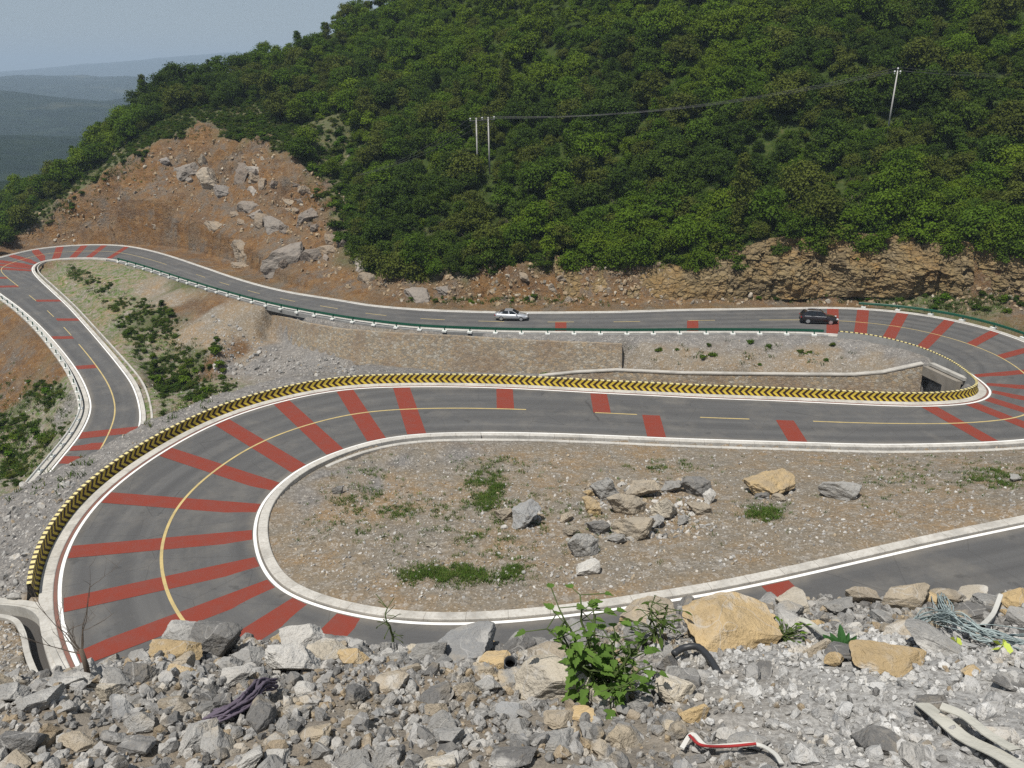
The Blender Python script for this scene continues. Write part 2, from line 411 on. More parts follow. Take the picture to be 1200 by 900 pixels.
def catmull(P, tk, tq):
    out = np.zeros((len(tq), P.shape[1])); m = np.zeros_like(P)
    m[1:-1] = (P[2:] - P[:-2]) / (tk[2:] - tk[:-2])[:, None]
    m[0] = (P[1] - P[0]) / (tk[1] - tk[0]); m[-1] = (P[-1] - P[-2]) / (tk[-1] - tk[-2])
    j = np.clip(np.searchsorted(tk, tq, 'right') - 1, 0, len(tk) - 2)
    h = (tk[j + 1] - tk[j]); u = ((tq - tk[j]) / h)[:, None]; h = h[:, None]
    return ((2*u**3-3*u**2+1)*P[j] + (u**3-2*u**2+u)*h*m[j] + (-2*u**3+3*u**2)*P[j+1] + (u**3-u**2)*h*m[j+1])

C0 = (A0 + B0) / 2
TK = np.concatenate([[0], np.cumsum(np.linalg.norm(np.diff(C0, axis=0), axis=1))])
S = np.arange(0, TK[-1], 0.6)
def gsm(P, sig):
    r = int(sig * 3 / .6); w = np.exp(-.5 * (np.arange(-r, r + 1) * .6 / sig) ** 2); w /= w.sum()
    Q = np.pad(P, ((r, r), (0, 0)), mode='reflect', reflect_type='odd')
    return np.stack([np.convolve(Q[:, c], w, 'valid') for c in range(P.shape[1])], 1)
EA = gsm(catmull(A0, TK, S), 1.8); EB = gsm(catmull(B0, TK, S), 1.6)
zz = gsm(((EA + EB) / 2), 5)[:, 2]; EA[:, 2] = zz; EB[:, 2] = zz
CC = (EA + EB) / 2
NN = EB - EA; WID = np.linalg.norm(NN, axis=1); NN = NN / WID[:, None]
TT = np.gradient(CC, axis=0); TT /= np.linalg.norm(TT, axis=1)[:, None]
NS = len(S)
_px, _py, _ = project(CC)
def kst(k):                        # fractional key -> station index
    i = int(math.floor(k)); i = min(i, len(TK) - 2); return int(round((TK[i] + (k - i) * (TK[i + 1] - TK[i])) / .6))
def pst(px, py): return int(np.argmin((_px - px) ** 2 + (_py - py) ** 2))
UP = np.array([0, 0, 1.0])

def strip(i0, i1, la, lb, dz, n=1, step=1):
    """sheet between two lateral positions; a lateral is a function of station index -> point"""
    idx = np.arange(max(0, i0), min(NS - 1, i1) + 1, step)
    a = la(idx); b = lb(idx); w = np.linspace(0, 1, n + 1)
    V = a[:, None, :] * (1 - w)[None, :, None] + b[:, None, :] * w[None, :, None]
    V[..., 2] += dz
    lat = np.linalg.norm(V - EA[idx][:, None, :], axis=2)
    uv = np.stack([np.broadcast_to(S[idx][:, None], lat.shape), lat], -1)
    return V.reshape(-1, 3), grid_faces(len(idx), n + 1), uv.reshape(-1, 2)
fA = lambda o: (lambda i: EA[i] - NN[i] * o)          # o metres outside edge A
fB = lambda o: (lambda i: EB[i] + NN[i] * o)
fC = lambda o: (lambda i: CC[i] + NN[i] * o)
def merge(parts):
    V = []; F = []; U = []; b = 0
    for v, f, u in parts: V.append(v); F.append(f + b); U.append(u); b += len(v)
    return np.concatenate(V), np.concatenate(F), np.concatenate(U)
def flat(name, parts, mat, **k):
    V, F, U = merge(parts); return add(name, np_mesh(name, V, F, uv=U, mats=[mat]), **k)

# inner and outer edges, painted lines and bands lie in thin steps above the asphalt
V, F, U = strip(0, NS, fA(.30), fB(.30), 0, 24)
W_ = np.repeat(np.linalg.norm(EB - EA, axis=1), 25); ed_ = np.tile(np.linspace(0, 1, 25), NS) * W_
add('road', np_mesh('road', V, F, uv=U, mats=[M['asphalt']], attrs={'edged': ('POINT', 'FLOAT', np.minimum(ed_, W_ - ed_))}), kind='structure')
flat('road_edge_lines', [strip(0, NS, fA(.09), fA(-.10), .014), strip(0, NS, fB(.09), fB(-.10), .014)], M['white'], kind='structure')
cl = [strip(0, kst(6.0), fC(.08), fC(-.08), .014), strip(kst(9.6), kst(20.4), fC(.08), fC(-.08), .014),
      strip(pst(890, 374), pst(950, 495), fC(.08), fC(-.08), .014), strip(pst(618, 481), NS, fC(.09), fC(-.09), .014)]
for a, b in (((80,395),(72,386)),((62,373),(54,365)),((41,354),(34,346)),):
    i, j = sorted((pst(*a), pst(*b))); cl.append(strip(i, j, fC(.07), fC(-.07), .014))
i = pst(200, 312) + 8
stops = [pst(805 + 82 * -q, 376) for q in range(0, 6)]
for q, x in enumerate((804, 721, 641, 563, 491, 428)):
    i = pst(x, 376 if x > 500 else (372 if x > 450 else 367)); cl.append(strip(i, i + 6, fC(.08), fC(-.08), .014))
i = pst(428, 367)
for q in range(1, 10):
    j = i - int(q * 15.3)
    if j > kst(20.4) + 8: cl.append(strip(j, j + 6, fC(.08), fC(-.08), .014))
for a, b in (((824,490),(875,492)),((696,484),(747,487))):
    i, j = sorted((pst(*a), pst(*b))); cl.append(strip(i, j, fC(.08), fC(-.08), .014))
flat('road_centre_line', cl, M['yellow'], kind='structure')
bands = [(k, 'F') for k in (12, 12.7, 13.4, 14.2, 15, 16, 17, 18, 19, 34.2, 35, 36, 37, 40, 41, 42, 43, 44, 45, 55, 56, 57, 58, 59, 60, 61, 62, 63, 64.1, 65.2, 71.9)]
bands += [(38.05, 'A'), (39, 'A'), (2, 'F'), (1.45, 'A'), (1.0, 'A'), (5.1, 'A'), (6.3, 'A'), (7.25, 'B'), (8.45, 'B'), (9.6, 'A'), (10.6, 'A')]
bands += [(S[pst(x, y)] , s) for x, y, s in ()]
bp = []
def band(ic, side):
    la = fA(-.16) if side in 'FA' else fC(0); lb = fB(-.16) if side in 'FB' else fC(0)
    i = np.array([ic]); t = TT[ic] * .76; a = la(i)[0]; b = lb(i)[0]; w = np.linspace(0, 1, 7)[:, None]; m = a * (1 - w) + b * w
    V = np.stack([m - t, m - t / 3, m + t / 3, m + t], 0); V[..., 2] += .010
    bp.append((V.reshape(-1, 3), grid_faces(4, 7), V.reshape(-1, 3)[:, :2]))
for k, sd in bands: band(kst(k), sd)
for x, y, sd in ((657, 377, 'B'), (812, 376, 'B'), (918, 494, 'A'), (766, 488, 'A'), (708, 484, 'B'), (590, 480, 'B')): band(pst(x, y), sd)
flat('red_road_bands', bp, M['red'], kind='structure')

def prof_extrude(i0, i1, base, prof, step=1, closed=False, caps=True):
    """profile [(out, up)] swept along an edge; base(o) gives the lateral function"""
    idx = np.arange(max(0, i0), min(NS - 1, i1) + 1, step)
    V = np.stack([base(o)(idx) + UP * z for o, z in prof], 1)
    F = grid_faces(len(idx), len(prof)); n = len(prof)
    d = np.concatenate([[0], np.cumsum(np.linalg.norm(np.diff(V[:, n // 2], axis=0), axis=1))])
    uv = np.stack([np.broadcast_to(d[:, None], V.shape[:2]), np.broadcast_to(np.linspace(0, 1, n)[None], V.shape[:2])], -1)
    return V.reshape(-1, 3), F, uv.reshape(-1, 2)
KERB = [(.16, -.25), (.16, .06), (.18, .08), (.62, .08), (.65, .05), (.68, -.35)]
WIDE = [(.20, -.25), (.20, .10), (.24, .13), (.74, .13), (.78, .10), (.80, -.4)]
kp = [prof_extrude(0, kst(53.5), fA, [(o, z) for o, z in KERB]), prof_extrude(kst(53.5), NS, fA, WIDE),
      prof_extrude(0, kst(34), fB, KERB), prof_extrude(kst(34), NS, fB, [(.30, -.25), (.30, .03), (.34, .05), (.97, .05), (.99, .0), (1.0, -.35)])]
# second lip of the roadside ditch along the island
kp.append(prof_extrude(kst(43), kst(57.6), fA, [(1.22, -.5), (1.22, .02), (1.25, .05), (1.55, .05), (1.58, .02), (1.6, -.4)]))
kp.append(prof_extrude(kst(2), kst(19), fB, [(1.2, -.4), (1.2, .08), (1.22, .10), (1.42, .10), (1.45, .08), (1.45, -.4)]))
flat('kerb', kp, m_kerb(), kind='structure')
flat('gutter', [strip(kst(34), NS, fB(.12), fB(.31), .006)], M['maroon'], kind='structure')
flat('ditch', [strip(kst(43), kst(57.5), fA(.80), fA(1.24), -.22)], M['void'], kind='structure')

# ------------------------------------------------------------------ terrain control points
TP = []                                            # world points
def tline(pts, d=1.6):
    pts = [np.asarray(p, float) for p in pts]
    for a, b in zip(pts[:-1], pts[1:]):
        n = max(1, int(np.linalg.norm((b - a)[:2]) / d))
        for q in range(n): TP.append(a + (b - a) * q / n)
    TP.append(pts[-1])
for i in range(0, NS, 3):
    TP.append(CC[i]); TP.append(EA[i]); TP.append(EB[i])
    TP.append(EA[i] - NN[i] * 1.7)
    TP.append(EB[i] + NN[i] * 2.0)
for i in range(kst(13.2), kst(36), 4):             # verge below the rock cut
    TP.append(EA[i] - NN[i] * 3.4 + UP * .05)
W1 = [(318,368,33.6),(360,379,33.0),(400,386,32.5),(467,391,31.9),(533,394,31.6),(633,400,31.6),(729,403.5,31.55)]
W1T = [PH(*w) for w in W1]
W1Bpy = [398, 410, 420, 429.5, 436, 438, 436]
W1B = []
for p, w, y in zip(W1T, W1, W1Bpy): q = PY(w[0], y, p[1] - 1.35); W1B.append(q)
tline([p + np.array([0, .5, 0]) for p in W1T]); tline([p + np.array([0, -.15, 0]) for p in W1B]); tline([np.array([a[0], a[1] - .15, b[2] - .2]) for a, b in zip(W1T, W1B)])
W2T = [PY(632,441.5,93.2),PY(675,437,93.0),(PY(722,434.5,92.6)),PY(800,438,91),PY(900,439.3,90),PY(1000,440,88.2),PY(1035,437,86.6),PY(1082,427,84.4)]
tline([p + np.array([0, .55, 0]) for p in W2T])
W2B = [np.array([p[0], p[1] - 1.0, EYE_Z - 37.4 + .6 * k / 7]) for k, p in enumerate(W2T)]
tline([p + np.array([0, -.3, 0]) for p in W2B]); tline([np.array([a[0], a[1] - .1, b[2] - .2]) for a, b in zip(W2T, W2B)])
for x, y, h in ((1000,395,31.0),(900,405,31.2),(800,408,31.5),(760,418,32.2),(860,422,32.0),(960,420,31.9),(1040,418,31.2)): TP.append(PH(x, y, h))
# trench bottom, gully
tline([np.array([p[0], p[1] - 3.5, EYE_Z - 37.8 + .5 * k / 7]) for k, p in enumerate(W2T)])
tline([PY(1086,462,82.0), PY(1100,462,79)])
GUL = [PH(560,446,38.0),PH(470,441,37.9),PH(400,434,37.6),PH(330,437,38.4),PH(270,440,39.2),PH(230,446,40.2),PH(200,463,41.2),PH(182,482,42.0)]
tline(GUL)
# culvert pit: low ground running a few metres under the head of the hairpin
HW1, HW2 = PY(1083,430,84.0), PY(1121,447,76.6)
for q in np.linspace(0, 1, 6):
    p = HW1 + (HW2 - HW1) * q; nrm = np.array([HW2[1] - HW1[1], HW1[0] - HW2[0], 0]); nrm /= np.linalg.norm(nrm)
    if nrm[0] > 0: nrm = -nrm
    zt = p[2] - .25
    lo = EYE_Z - (36.9 - q * 3.9)
    TP.append(np.array([p[0], p[1], lo]) + nrm * .8); TP.append(np.array([p[0], p[1], lo]) + nrm * .1)
    TP.append(np.array([p[0], p[1], lo]) - nrm * (2.2 - 1.7 * q)); TP.append(np.array([p[0], p[1], zt]) - nrm * (2.7 - 1.7 * q)); TP.append(np.array([p[0], p[1], zt + .1]) - nrm * (3.2 - 1.2 * q))
CULN = nrm
for x, y, h in ((270,380,34.6),(250,420,37.4),(150,330,34.3),(100,315,34.5),(180,345,34.9),(120,345,35.0),(165,390,36.4),(205,400,37.1),(180,430,38.7),
                (220,370,35.4),(300,400,36.4),(240,350,34.0),(300,372,33.9),(150,415,37.4),(168,462,39.4),(210,330,33.5)): TP.append(PH(x, y, h))
# bench of gravel outside the big bend and its crest
tline([PH(-60,600,29.2),PH(0,583,28.8),PH(60,558,28.1),PH(110,530,27.7),PH(170,495,27.3),PH(250,464,27.1),PH(322,443,27.0)], 2)
for x, y, h in ((30,620,27.6),(80,570,27.2),(140,530,26.9),(0,660,27.0),(20,700,26.3),(-40,680,27.4),(-60,760,26.4),(20,760,25.7),(45,800,25.0),(0,820,24.4),(-120,700,31)): TP.append(PH(x, y, h))
# outer slopes below the climbing road on the far side of the gravel bench
for x, y, h in ((40,450,39.6),(0,400,39.3),(0,450,41.6),(40,500,42.2),(0,520,45),(15,548,46),(-100,450,47),(-100,400,44),(-150,350,43),(-60,360,40),(60,480,41.0),(-90,310,40),(-160,300,46)): TP.append(PH(x, y, h))
# rim of the big earth cut
CT = [(-10,276,178),(10,268,177),(60,245,179),(110,214,181),(160,186,183),(210,160,186),(240,153,187),(290,163,181),(330,170,173),(372,222,160),(388,262,146),(420,300,135),(452,322,128.5)]
tline([PY(*c) for c in CT], 2.5)
tline([PY(60,268,171), PY(100,232,175), PY(190,230,173), PY(230,225,172)], 2)      # dirt track across the cut
tline([PY(100,236,172.6), PY(190,235,170.5)], 2)
CLT = [(480,322,125),(560,312,122.5),(650,302,121.5),(760,316,119.3),(850,298,118.6),(900,281,118.2),(1000,275,116.4),(1100,281,112),(1200,296,106),(1320,318,100)]
CLB = [(480,350,119),(560,352,117.2),(650,352,116.6),(760,351,115.5),(850,347,115.3),(900,345,115.0),(1000,342,113.6),(1100,343,109.3),(1200,356,102.6),(1320,374,97)]
tline([PY(*c) for c in CLT], 2); tline([PY(*c) for c in CLB], 2)
for c in ((430,235,156),(430,120,190),(430,34,236),(500,290,132),(500,200,156),(600,260,138),(600,180,158),(600,90,185),(600,0,215),(600,-150,270),(800,262,130),(800,200,141),(800,100,166),(800,0,192),
          (800,-150,240),(1000,200,131),(1000,100,151),(1000,0,175),(1000,-150,215),(1200,240,115),(1200,150,131),(1200,50,151),(1200,-150,190),(1400,260,106),(1400,200,113),(1400,50,137),
          (1400,-150,170),(1650,200,108),(1650,0,140),(350,140,191),(350,60,236),(300,130,196),(300,80,233),(200,135,201),(200,104,226),(150,172,196),(150,146,216),(100,208,196),(100,182,213),
          (50,248,186),(50,222,206),(0,284,181),(0,272,197),(-60,305,190),(480,10,238),(520,-40,250),(480,100,196),(380,210,165)): TP.append(PY(*c))
for c in ((430,34,236),(350,60,236),(300,80,233),(200,104,226),(150,146,216),(100,182,213),(50,222,206),(0,272,197),(-60,305,192),(480,10,240),(520,-40,255)):
    p = PY(*c); TP.append(p + np.array([p[0] * .3, 75, -48]))
for p in ((-270,100,-12),(-280,260,-32),(-170,350,-30),(0,390,0),(150,380,60),(300,250,110),(260,110,60),(200,60,20),(120,30,12)): TP.append(np.array(p, float))
# slope under the view point
for x in np.linspace(-60, 60, 25):
    e = max(0, abs(x) - 14) * .12
    TP.append(np.array([x, 4.3 + (1.5 if x > 0 else 0), EYE_Z - 6.2])); TP.append(np.array([x, -6, EYE_Z - 3.2])); TP.append(np.array([x, -25, EYE_Z + 2 ]))
for p in ((-12,12,34-0.5),(-20,19,25.5),(-30,24,19.5),(-45,24,18),(-70,40,8),(-60,15,26),(-75,70,2)): TP.append(np.array(p, float))

P2 = {}
for p in TP: P2[(round(p[0], 2), round(p[1], 2))] = p
TP = np.array(list(P2.values()))
vv, ee, ff, ov, oe, of = delaunay_2d_cdt([Vector((p[0], p[1])) for p in TP], [], [], 0, 1e-4)
TV = [Vector((v.x, v.y, TP[o[0]][2] if o else 0)) for v, o in zip(vv, ov)]
tin = BVHTree.FromPolygons(TV, ff)

th = np.arange(-R(54), R(52), .0041)
rr = [4.2]
while rr[-1] < 330:
    r = rr[-1]; rr.append(r * (1 + (.02 if r < 17 else .0046 if r < 106 else .0024 if r < 190 else .005)))
rr = np.array(rr)
GX = rr[:, None] * np.sin(th)[None]; GY = rr[:, None] * np.cos(th)[None]
NRr, NCc = GX.shape
gx = GX.ravel(); gy = GY.ravel(); gz = np.zeros(len(gx))
dn = Vector((0, 0, -1))
for i in range(len(gx)):
    h = tin.ray_cast(Vector((gx[i], gy[i], 400)), dn)
    gz[i] = h[0].z if h[0] is not None else -30
# soften the facets away from the breaklines
Z = gz.reshape(NRr, NCc)
for _ in range(2):
    Zp = np.pad(Z, 1, mode='edge'); Z = (Zp[1:-1, 1:-1] * 4 + Zp[:-2, 1:-1] + Zp[2:, 1:-1] + Zp[1:-1, :-2] + Zp[1:-1, 2:]) / 8
gz = Z.ravel()
kd = KDTree(NS)
for i in range(NS): kd.insert((CC[i, 0], CC[i, 1], 0), i)
kd.balance()
ni = np.zeros(len(gx), int); nd_ = np.zeros(len(gx))
for i in range(len(gx)):
    _, ni[i], nd_[i] = kd.find((gx[i], gy[i], 0))
lat = (gx - CC[ni, 0]) * NN[ni, 0] + (gy - CC[ni, 1]) * NN[ni, 1]
edge = np.where(nd_ < 30, np.hypot(np.maximum(0, np.abs(lat) - WID[ni] / 2), np.abs((gx - CC[ni, 0]) * TT[ni, 0] + (gy - CC[ni, 1]) * TT[ni, 1])), 30)
edge = np.where(np.abs(lat) < WID[ni] / 2, np.where(nd_ < WID[ni] / 2 + 1, 0, edge), edge)

# ------------------------------------------------------------------ ground cover classes, seeded from sight lines onto the rough terrain
def tin_hit(px, py):
    d = Vector(ray(px, py)).normalized(); h = tin.ray_cast(Vector((0, 0, EYE_Z)) + d * 5.5, d)
    return np.array(h[0]) if h[0] is not None else None
CLS = {'grey': 0, 'grav': 1, 'cut': 2, 'grass': 3, 'hill': 4, 'mixg': 5}
cp = []
def cl_pts(c, pts):
    for x, y in pts:
        p = tin_hit(x, y)
        if p is not None: cp.append((p[0], p[1], CLS[c]))
cl_pts('cut', [(x, y) for x in range(60, 380, 35) for y in range(200, 300, 22) if y > 300 - x * .72 and y > 165 and y < 290 + max(0, (x - 150)) * .25])
cl_pts('cut', [(30,283),(50,276),(70,264),(100,244),(130,218),(160,200),(185,182),(205,168),(215,175),(60,280),(90,268),(120,250)])
cl_pts('cut', [(230,170),(250,180),(300,180),(330,195),(350,240),(400,330),(440,335),(370,320),(340,300),(280,300)])
cl_pts('cut', [(x, 340) for x in range(480, 1220, 45)] + [(x, 322) for x in range(600, 800, 45)] + [(1150,355),(1190,362)])
cl_pts('cut', [(20,285),(5,292),(80,275),(0,380),(30,420),(5,430),(60,440),(20,400),(10,465)])
cl_pts('hill', [(x, y) for x in range(430, 1230, 60) for y in range(20, 290, 45)] + [(300,110),(350,90),(350,140),(250,120),(180,140),(130,175),(100,186),(60,216),(30,242),(80,202),(120,175),(150,152),(175,138),(10,260),(420,260),(400,200),(440,300),(360,180)])
cl_pts('hill', [(x + 10, float(np.interp(x, [c[0] for c in CLT], [c[1] for c in CLT])) - 7) for x in range(470, 1300, 25)])
cl_pts('mixg', [(112,206),(80,229),(50,250),(145,182),(182,158),(18,266),(215,148),(400,190),(390,170),(385,200),(400,225),(370,185),(350,165),(320,150),(280,150),(200,150),(410,250)])
cl_pts('grass', [(85,318),(105,322),(130,318),(80,335),(100,345),(160,322),(175,400),(165,430),(200,430),(215,445),(190,460),(150,370),(135,350),(230,455),(40,490),(20,520),(60,500),(30,540),(5,500),(70,470)])
cl_pts('mixg', [(1120,352),(1160,362),(1080,350),(190,375),(230,420),(225,330),(1050,350),(20,480)])
cl_pts('grav', [(270,385),(250,400),(300,395),(230,385),(290,420)])
cl_pts('cut', [(240,365),(215,362),(285,408),(255,425)])
cl_pts('grey', [(320,410),(350,385),(430,432),(500,438),(300,430),(360,425),(270,430)])
cl_pts('grey', [(x, y) for x, y in ((0,600),(40,590),(90,560),(130,535),(180,500),(230,478),(290,455),(20,640),(60,620),(0,690),(30,670),(100,570),(70,470+20))])
cl_pts('grey', [(x, 393) for x in range(560, 960, 50)] + [(1000,400),(1050,408),(1090,425),(1120,440)])
cl_pts('grav', [(800,415),(870,425),(950,415),(1030,425),(760,425),(180,340),(200,350),(240,370),(20,760),(40,740),(0,730)])
cl_pts('grav', [(x, y) for x in range(330, 1200, 60) for y in range(535, 700, 30) if y < 720 and y < 720 - max(0, x - 700) * .2])
cl_pts('grey', [(430,570),(380,560),(470,540),(560,530),(340,590)])
cp = np.array(cp)
wsum = np.zeros((len(gx), 6))
jx = gx + 2.2 * fbm(col3(gx * .3, gy * .3), 3, 3); jy = gy + 2.2 * fbm(col3(gx * .3, gy * .3), 9, 3)
for a in range(0, len(gx), 40000):
    b = slice(a, a + 40000)
    d2 = (jx[b, None] - cp[None, :, 0]) ** 2 + ((jy[b, None] - cp[None, :, 1])) ** 2 + .5
    w = 1 / d2 ** 2.2
    for c in range(6): wsum[b, c] = (w * (cp[None, :, 2] == c)).sum(1)
wsum /= wsum.sum(1, keepdims=True)
near = np.hypot(gx, gy) < 18
wsum[near] = 0; wsum[near, 0] = 1
far = fbm(col3(gx * .11, gy * .11), 41, 3)
# relief
nz = np.zeros(len(gx)); rough = np.clip((edge - 1.2) / 2.5, 0, 1)
P3 = col3(gx, gy)
nz += rough * (wsum[:, 0] * .32 + wsum[:, 1] * .16 + wsum[:, 3] * .35 + wsum[:, 5] * .4) * fbm(P3 * .55, 5, 4)
nz += rough * (wsum[:, 0] * .16 + wsum[:, 1] * .07 + .05) * fbm(P3 * 2.6, 8, 3)
ridged = 1 - 2 * np.abs(fbm(P3 * np.array([.16, .10, 1]), 12, 4))
nz += np.clip((edge - 3) / 5, 0, 1) * wsum[:, 2] * (1.3 * (ridged - .4) + .9 * fbm(P3 * .5, 31, 4) + .35 * fbm(P3 * 1.6, 33, 3))
cutm = np.clip((edge - 3.5) / 4, 0, 1) * wsum[:, 2] * np.clip((gy - 112) / 10, 0, 1)
def blk2(sz, sd):
    q = np.stack([gx, gy, gz], 1) / sz; q = q + .35 * np.stack([vnoise(q * .8, sd), vnoise(q * .8, sd + 1), vnoise(q * .8, sd + 2)], -1)
    i = np.floor(q).astype(np.int64); return _h(i[:, 0], i[:, 1], i[:, 2], sd)
craggy = np.clip(.5 + 2.2 * fbm(np.stack([gx, gy, gz], 1) * .10, 77, 3), 0, 1)
nz += cutm * craggy * (2.2 * (blk2(3.2, 101) - .5) + 1.3 * (blk2(1.5, 103) - .5)) + cutm * .8 * (blk2(2.0, 107) - .5)
nz += rough * wsum[:, 4] * 1.6 * fbm(P3 * .09, 14, 3)
for T_ in (W1T, W2T):
    q_ = np.array(T_); xs_ = np.clip(gx, q_[:, 0].min(), q_[:, 0].max()); yw = np.interp(xs_, q_[:, 0], q_[:, 1]); dw = np.hypot(gx - xs_, gy - yw)
    nz *= np.clip((dw - 1.6) / 2.0, 0.0, 1)
gz = gz + nz
inroad = edge < .46
gz = np.where(inroad, np.minimum(gz, CC[ni, 2] - .30), np.where(edge < 1.05, np.minimum(gz, CC[ni, 2] - .03), gz))
# trough of the ditch along the island
dit = (edge > .7) & (edge < 1.45) & (lat < 0) & (ni > kst(43)) & (ni < kst(57.5))
gz = np.where(dit, np.minimum(gz, CC[ni, 2] - .45), gz)
dr = [PH(-70,712,26.4), PH(0,716,25.95), PH(28,722,25.8), PH(40,738,25.6), PH(47,765,25.4), PH(62,797,25.2), PH(90,840,25.0)]
_dq = catmull(np.array(dr), np.arange(7.), np.linspace(0, 6, 160))
dsel = np.where((np.abs(gx + 22) < 22) & (gy > 15) & (gy < 50))[0]
_dd = np.hypot(gx[dsel, None] - _dq[None, :, 0], gy[dsel, None] - _dq[None, :, 1]); _di = _dd.argmin(1); _dm = _dd.min(1)
lim = _dq[_di, 2] + np.where(_dm < .58, -.62, np.where(_dm < 1.0, -.02, 50)); gz[dsel] = np.minimum(gz[dsel], lim)
near1 = (_dm > .58) & (_dm < 1.6) & (edge[dsel] > 1.0); gz[dsel] = np.where(near1, np.maximum(gz[dsel], _dq[_di, 2] - .12), gz[dsel])
TVV = np.stack([gx, gy, gz], 1)
TF = grid_faces(NRr, NCc)[:, ::-1]
ground = add('ground', np_mesh('ground', TVV, TF, True, {
    'wgrey': ('POINT', 'FLOAT', wsum[:, 0]), 'wcut': ('POINT', 'FLOAT', wsum[:, 2] + .08 * wsum[:, 5]), 'wgrass': ('POINT', 'FLOAT', np.clip(wsum[:, 3] + .8 * wsum[:, 5], 0, 1)),
    'whill': ('POINT', 'FLOAT', np.clip(wsum[:, 4] + .6 * wsum[:, 5], 0, 1))}, mats=[M['terrain']]), kind='structure')
gbvh = BVHTree.FromPolygons(TVV.tolist(), TF.tolist())
def hit(px, py):
    d = Vector(ray(px, py)).normalized(); h = gbvh.ray_cast(Vector((0, 0, EYE_Z)) + d * 6, d)
    return np.array(h[0]) if h[0] is not None else None
def drop(x, y):
    h = gbvh.ray_cast(Vector((x, y, 400)), dn); return h[0].z if h[0] is not None else None
def cover(x, y):                  # class weights at a plan position
    r = math.hypot(x, y); t = math.atan2(x, y)
    i = int(np.clip(np.searchsorted(rr, r), 0, NRr - 1)); j = int(np.clip((t - th[0]) / .0041, 0, NCc - 1)); q = i * NCc + j
    return wsum[q], edge[q]

# ------------------------------------------------------------------ distant hills
fth = np.linspace(-R(62), R(60), 420); frr = np.geomspace(250, 13500, 460)
FX = frr[:, None] * np.sin(fth)[None]; FY = frr[:, None] * np.cos(fth)[None]
fr = np.broadcast_to(frr[:, None], FX.shape); ft = np.broadcast_to(fth[None], FX.shape)
n1 = fbm(col3(FX / 700, FY / 700), 51, 5); n2 = fbm(col3(FX / 240, FY / 240), 53, 5); n3 = fbm(col3(FX / 60, FY / 60), 55, 3)
def ridge(r0, w, top, amp): return top * (1 + .42 * fbm(col3(ft * 7, 0 * ft + r0 * .7), 59, 3)) * np.exp(-((fr - r0 - amp * fbm(col3(ft * 3, 0 * ft + r0), 57, 3)) / w) ** 2)
FZ = -95 + np.maximum.reduce([ridge(640, 170, 78, 60) * np.clip((-R(24) - ft) / R(7), 0, 1), ridge(1400, 330, 66, 200) + n1 * 10, ridge(2700, 700, 98, 400) + n1 * 22, ridge(5000, 1100, 150, 700) + n1 * 34,
                              (1 / (1 + np.exp(-(fr - 8600 - 700 * n1) / 380))) * (165 + n1 * 20 + np.clip((ft + R(32)) * 980, -20, 230))])
FZ = FZ + n2 * np.clip(fr / 300, 0, 14) + n3 * 3.5
FZ = np.where(fr < 330, np.minimum(FZ, -60), FZ)
FV = np.stack([FX, FY, FZ], -1).reshape(-1, 3)
add('hills', np_mesh('hills', FV, grid_faces(460, 420)[:, ::-1], True, mats=[M['far']]), kind='structure')

# ------------------------------------------------------------------ layered cliff face behind the road
cu = np.linspace(0, 1, 760); cvn = np.linspace(0, 1, 84)
cb = np.array([PY(*c) for c in CLB]); ctp = np.array([PY(*c) for c in CLT])
sel = slice(2, 10)
def along(P, u):
    s = np.linspace(0, 1, len(P)); return np.stack([np.interp(u, s, P[:, k]) for k in range(3)], -1)
bl = along(cb[sel], cu); tl = along(ctp[sel], cu); bl[:, 2] -= .5; tl[:, 2] += .4
CV = bl[:, None] * (1 - cvn)[None, :, None] + tl[:, None] * cvn[None, :, None]
CV[..., 1] -= (.75 + .9 * np.sin(cvn * math.pi))[None] * np.clip((cu - .05) * 5, .25, 1)[:, None]
def blocks(P, sz, s):
    q = P / np.array(sz); q = q + .25 * np.stack([vnoise(q * .7, s), vnoise(q * .7, s + 1), vnoise(q * .7, s + 2)], -1)
    i = np.floor(q).astype(np.int64); return _h(i[..., 0], i[..., 1] * 0, i[..., 2], s)
amp = np.clip((cu - .22) * 6, .22, 1)[:, None]
dsp = amp * (1.2 * (blocks(CV, (1.5, 3, 5), 61) - .5) + .55 * (blocks(CV, (.9, 3, 1.1), 62) - .5) + .25 * (blocks(CV, (.5, 3, .35), 65) - .5) + 1.5 * fbm(CV * np.array([.45, 0, .05]), 69, 3) + 1.2 * fbm(CV * .22, 63, 4)) + .5 * fbm(CV * 1.1, 64, 4)
CV[..., 1] -= dsp * np.sin(np.clip(cvn, .04, .96) * math.pi)[None] ** .4
CV[..., 2] += .25 * fbm(CV * .8, 66, 3)
add('rock_cliff', np_mesh('rock_cliff', CV.reshape(-1, 3), grid_faces(760, 84), False, mats=[M['cliff']]), kind='structure')

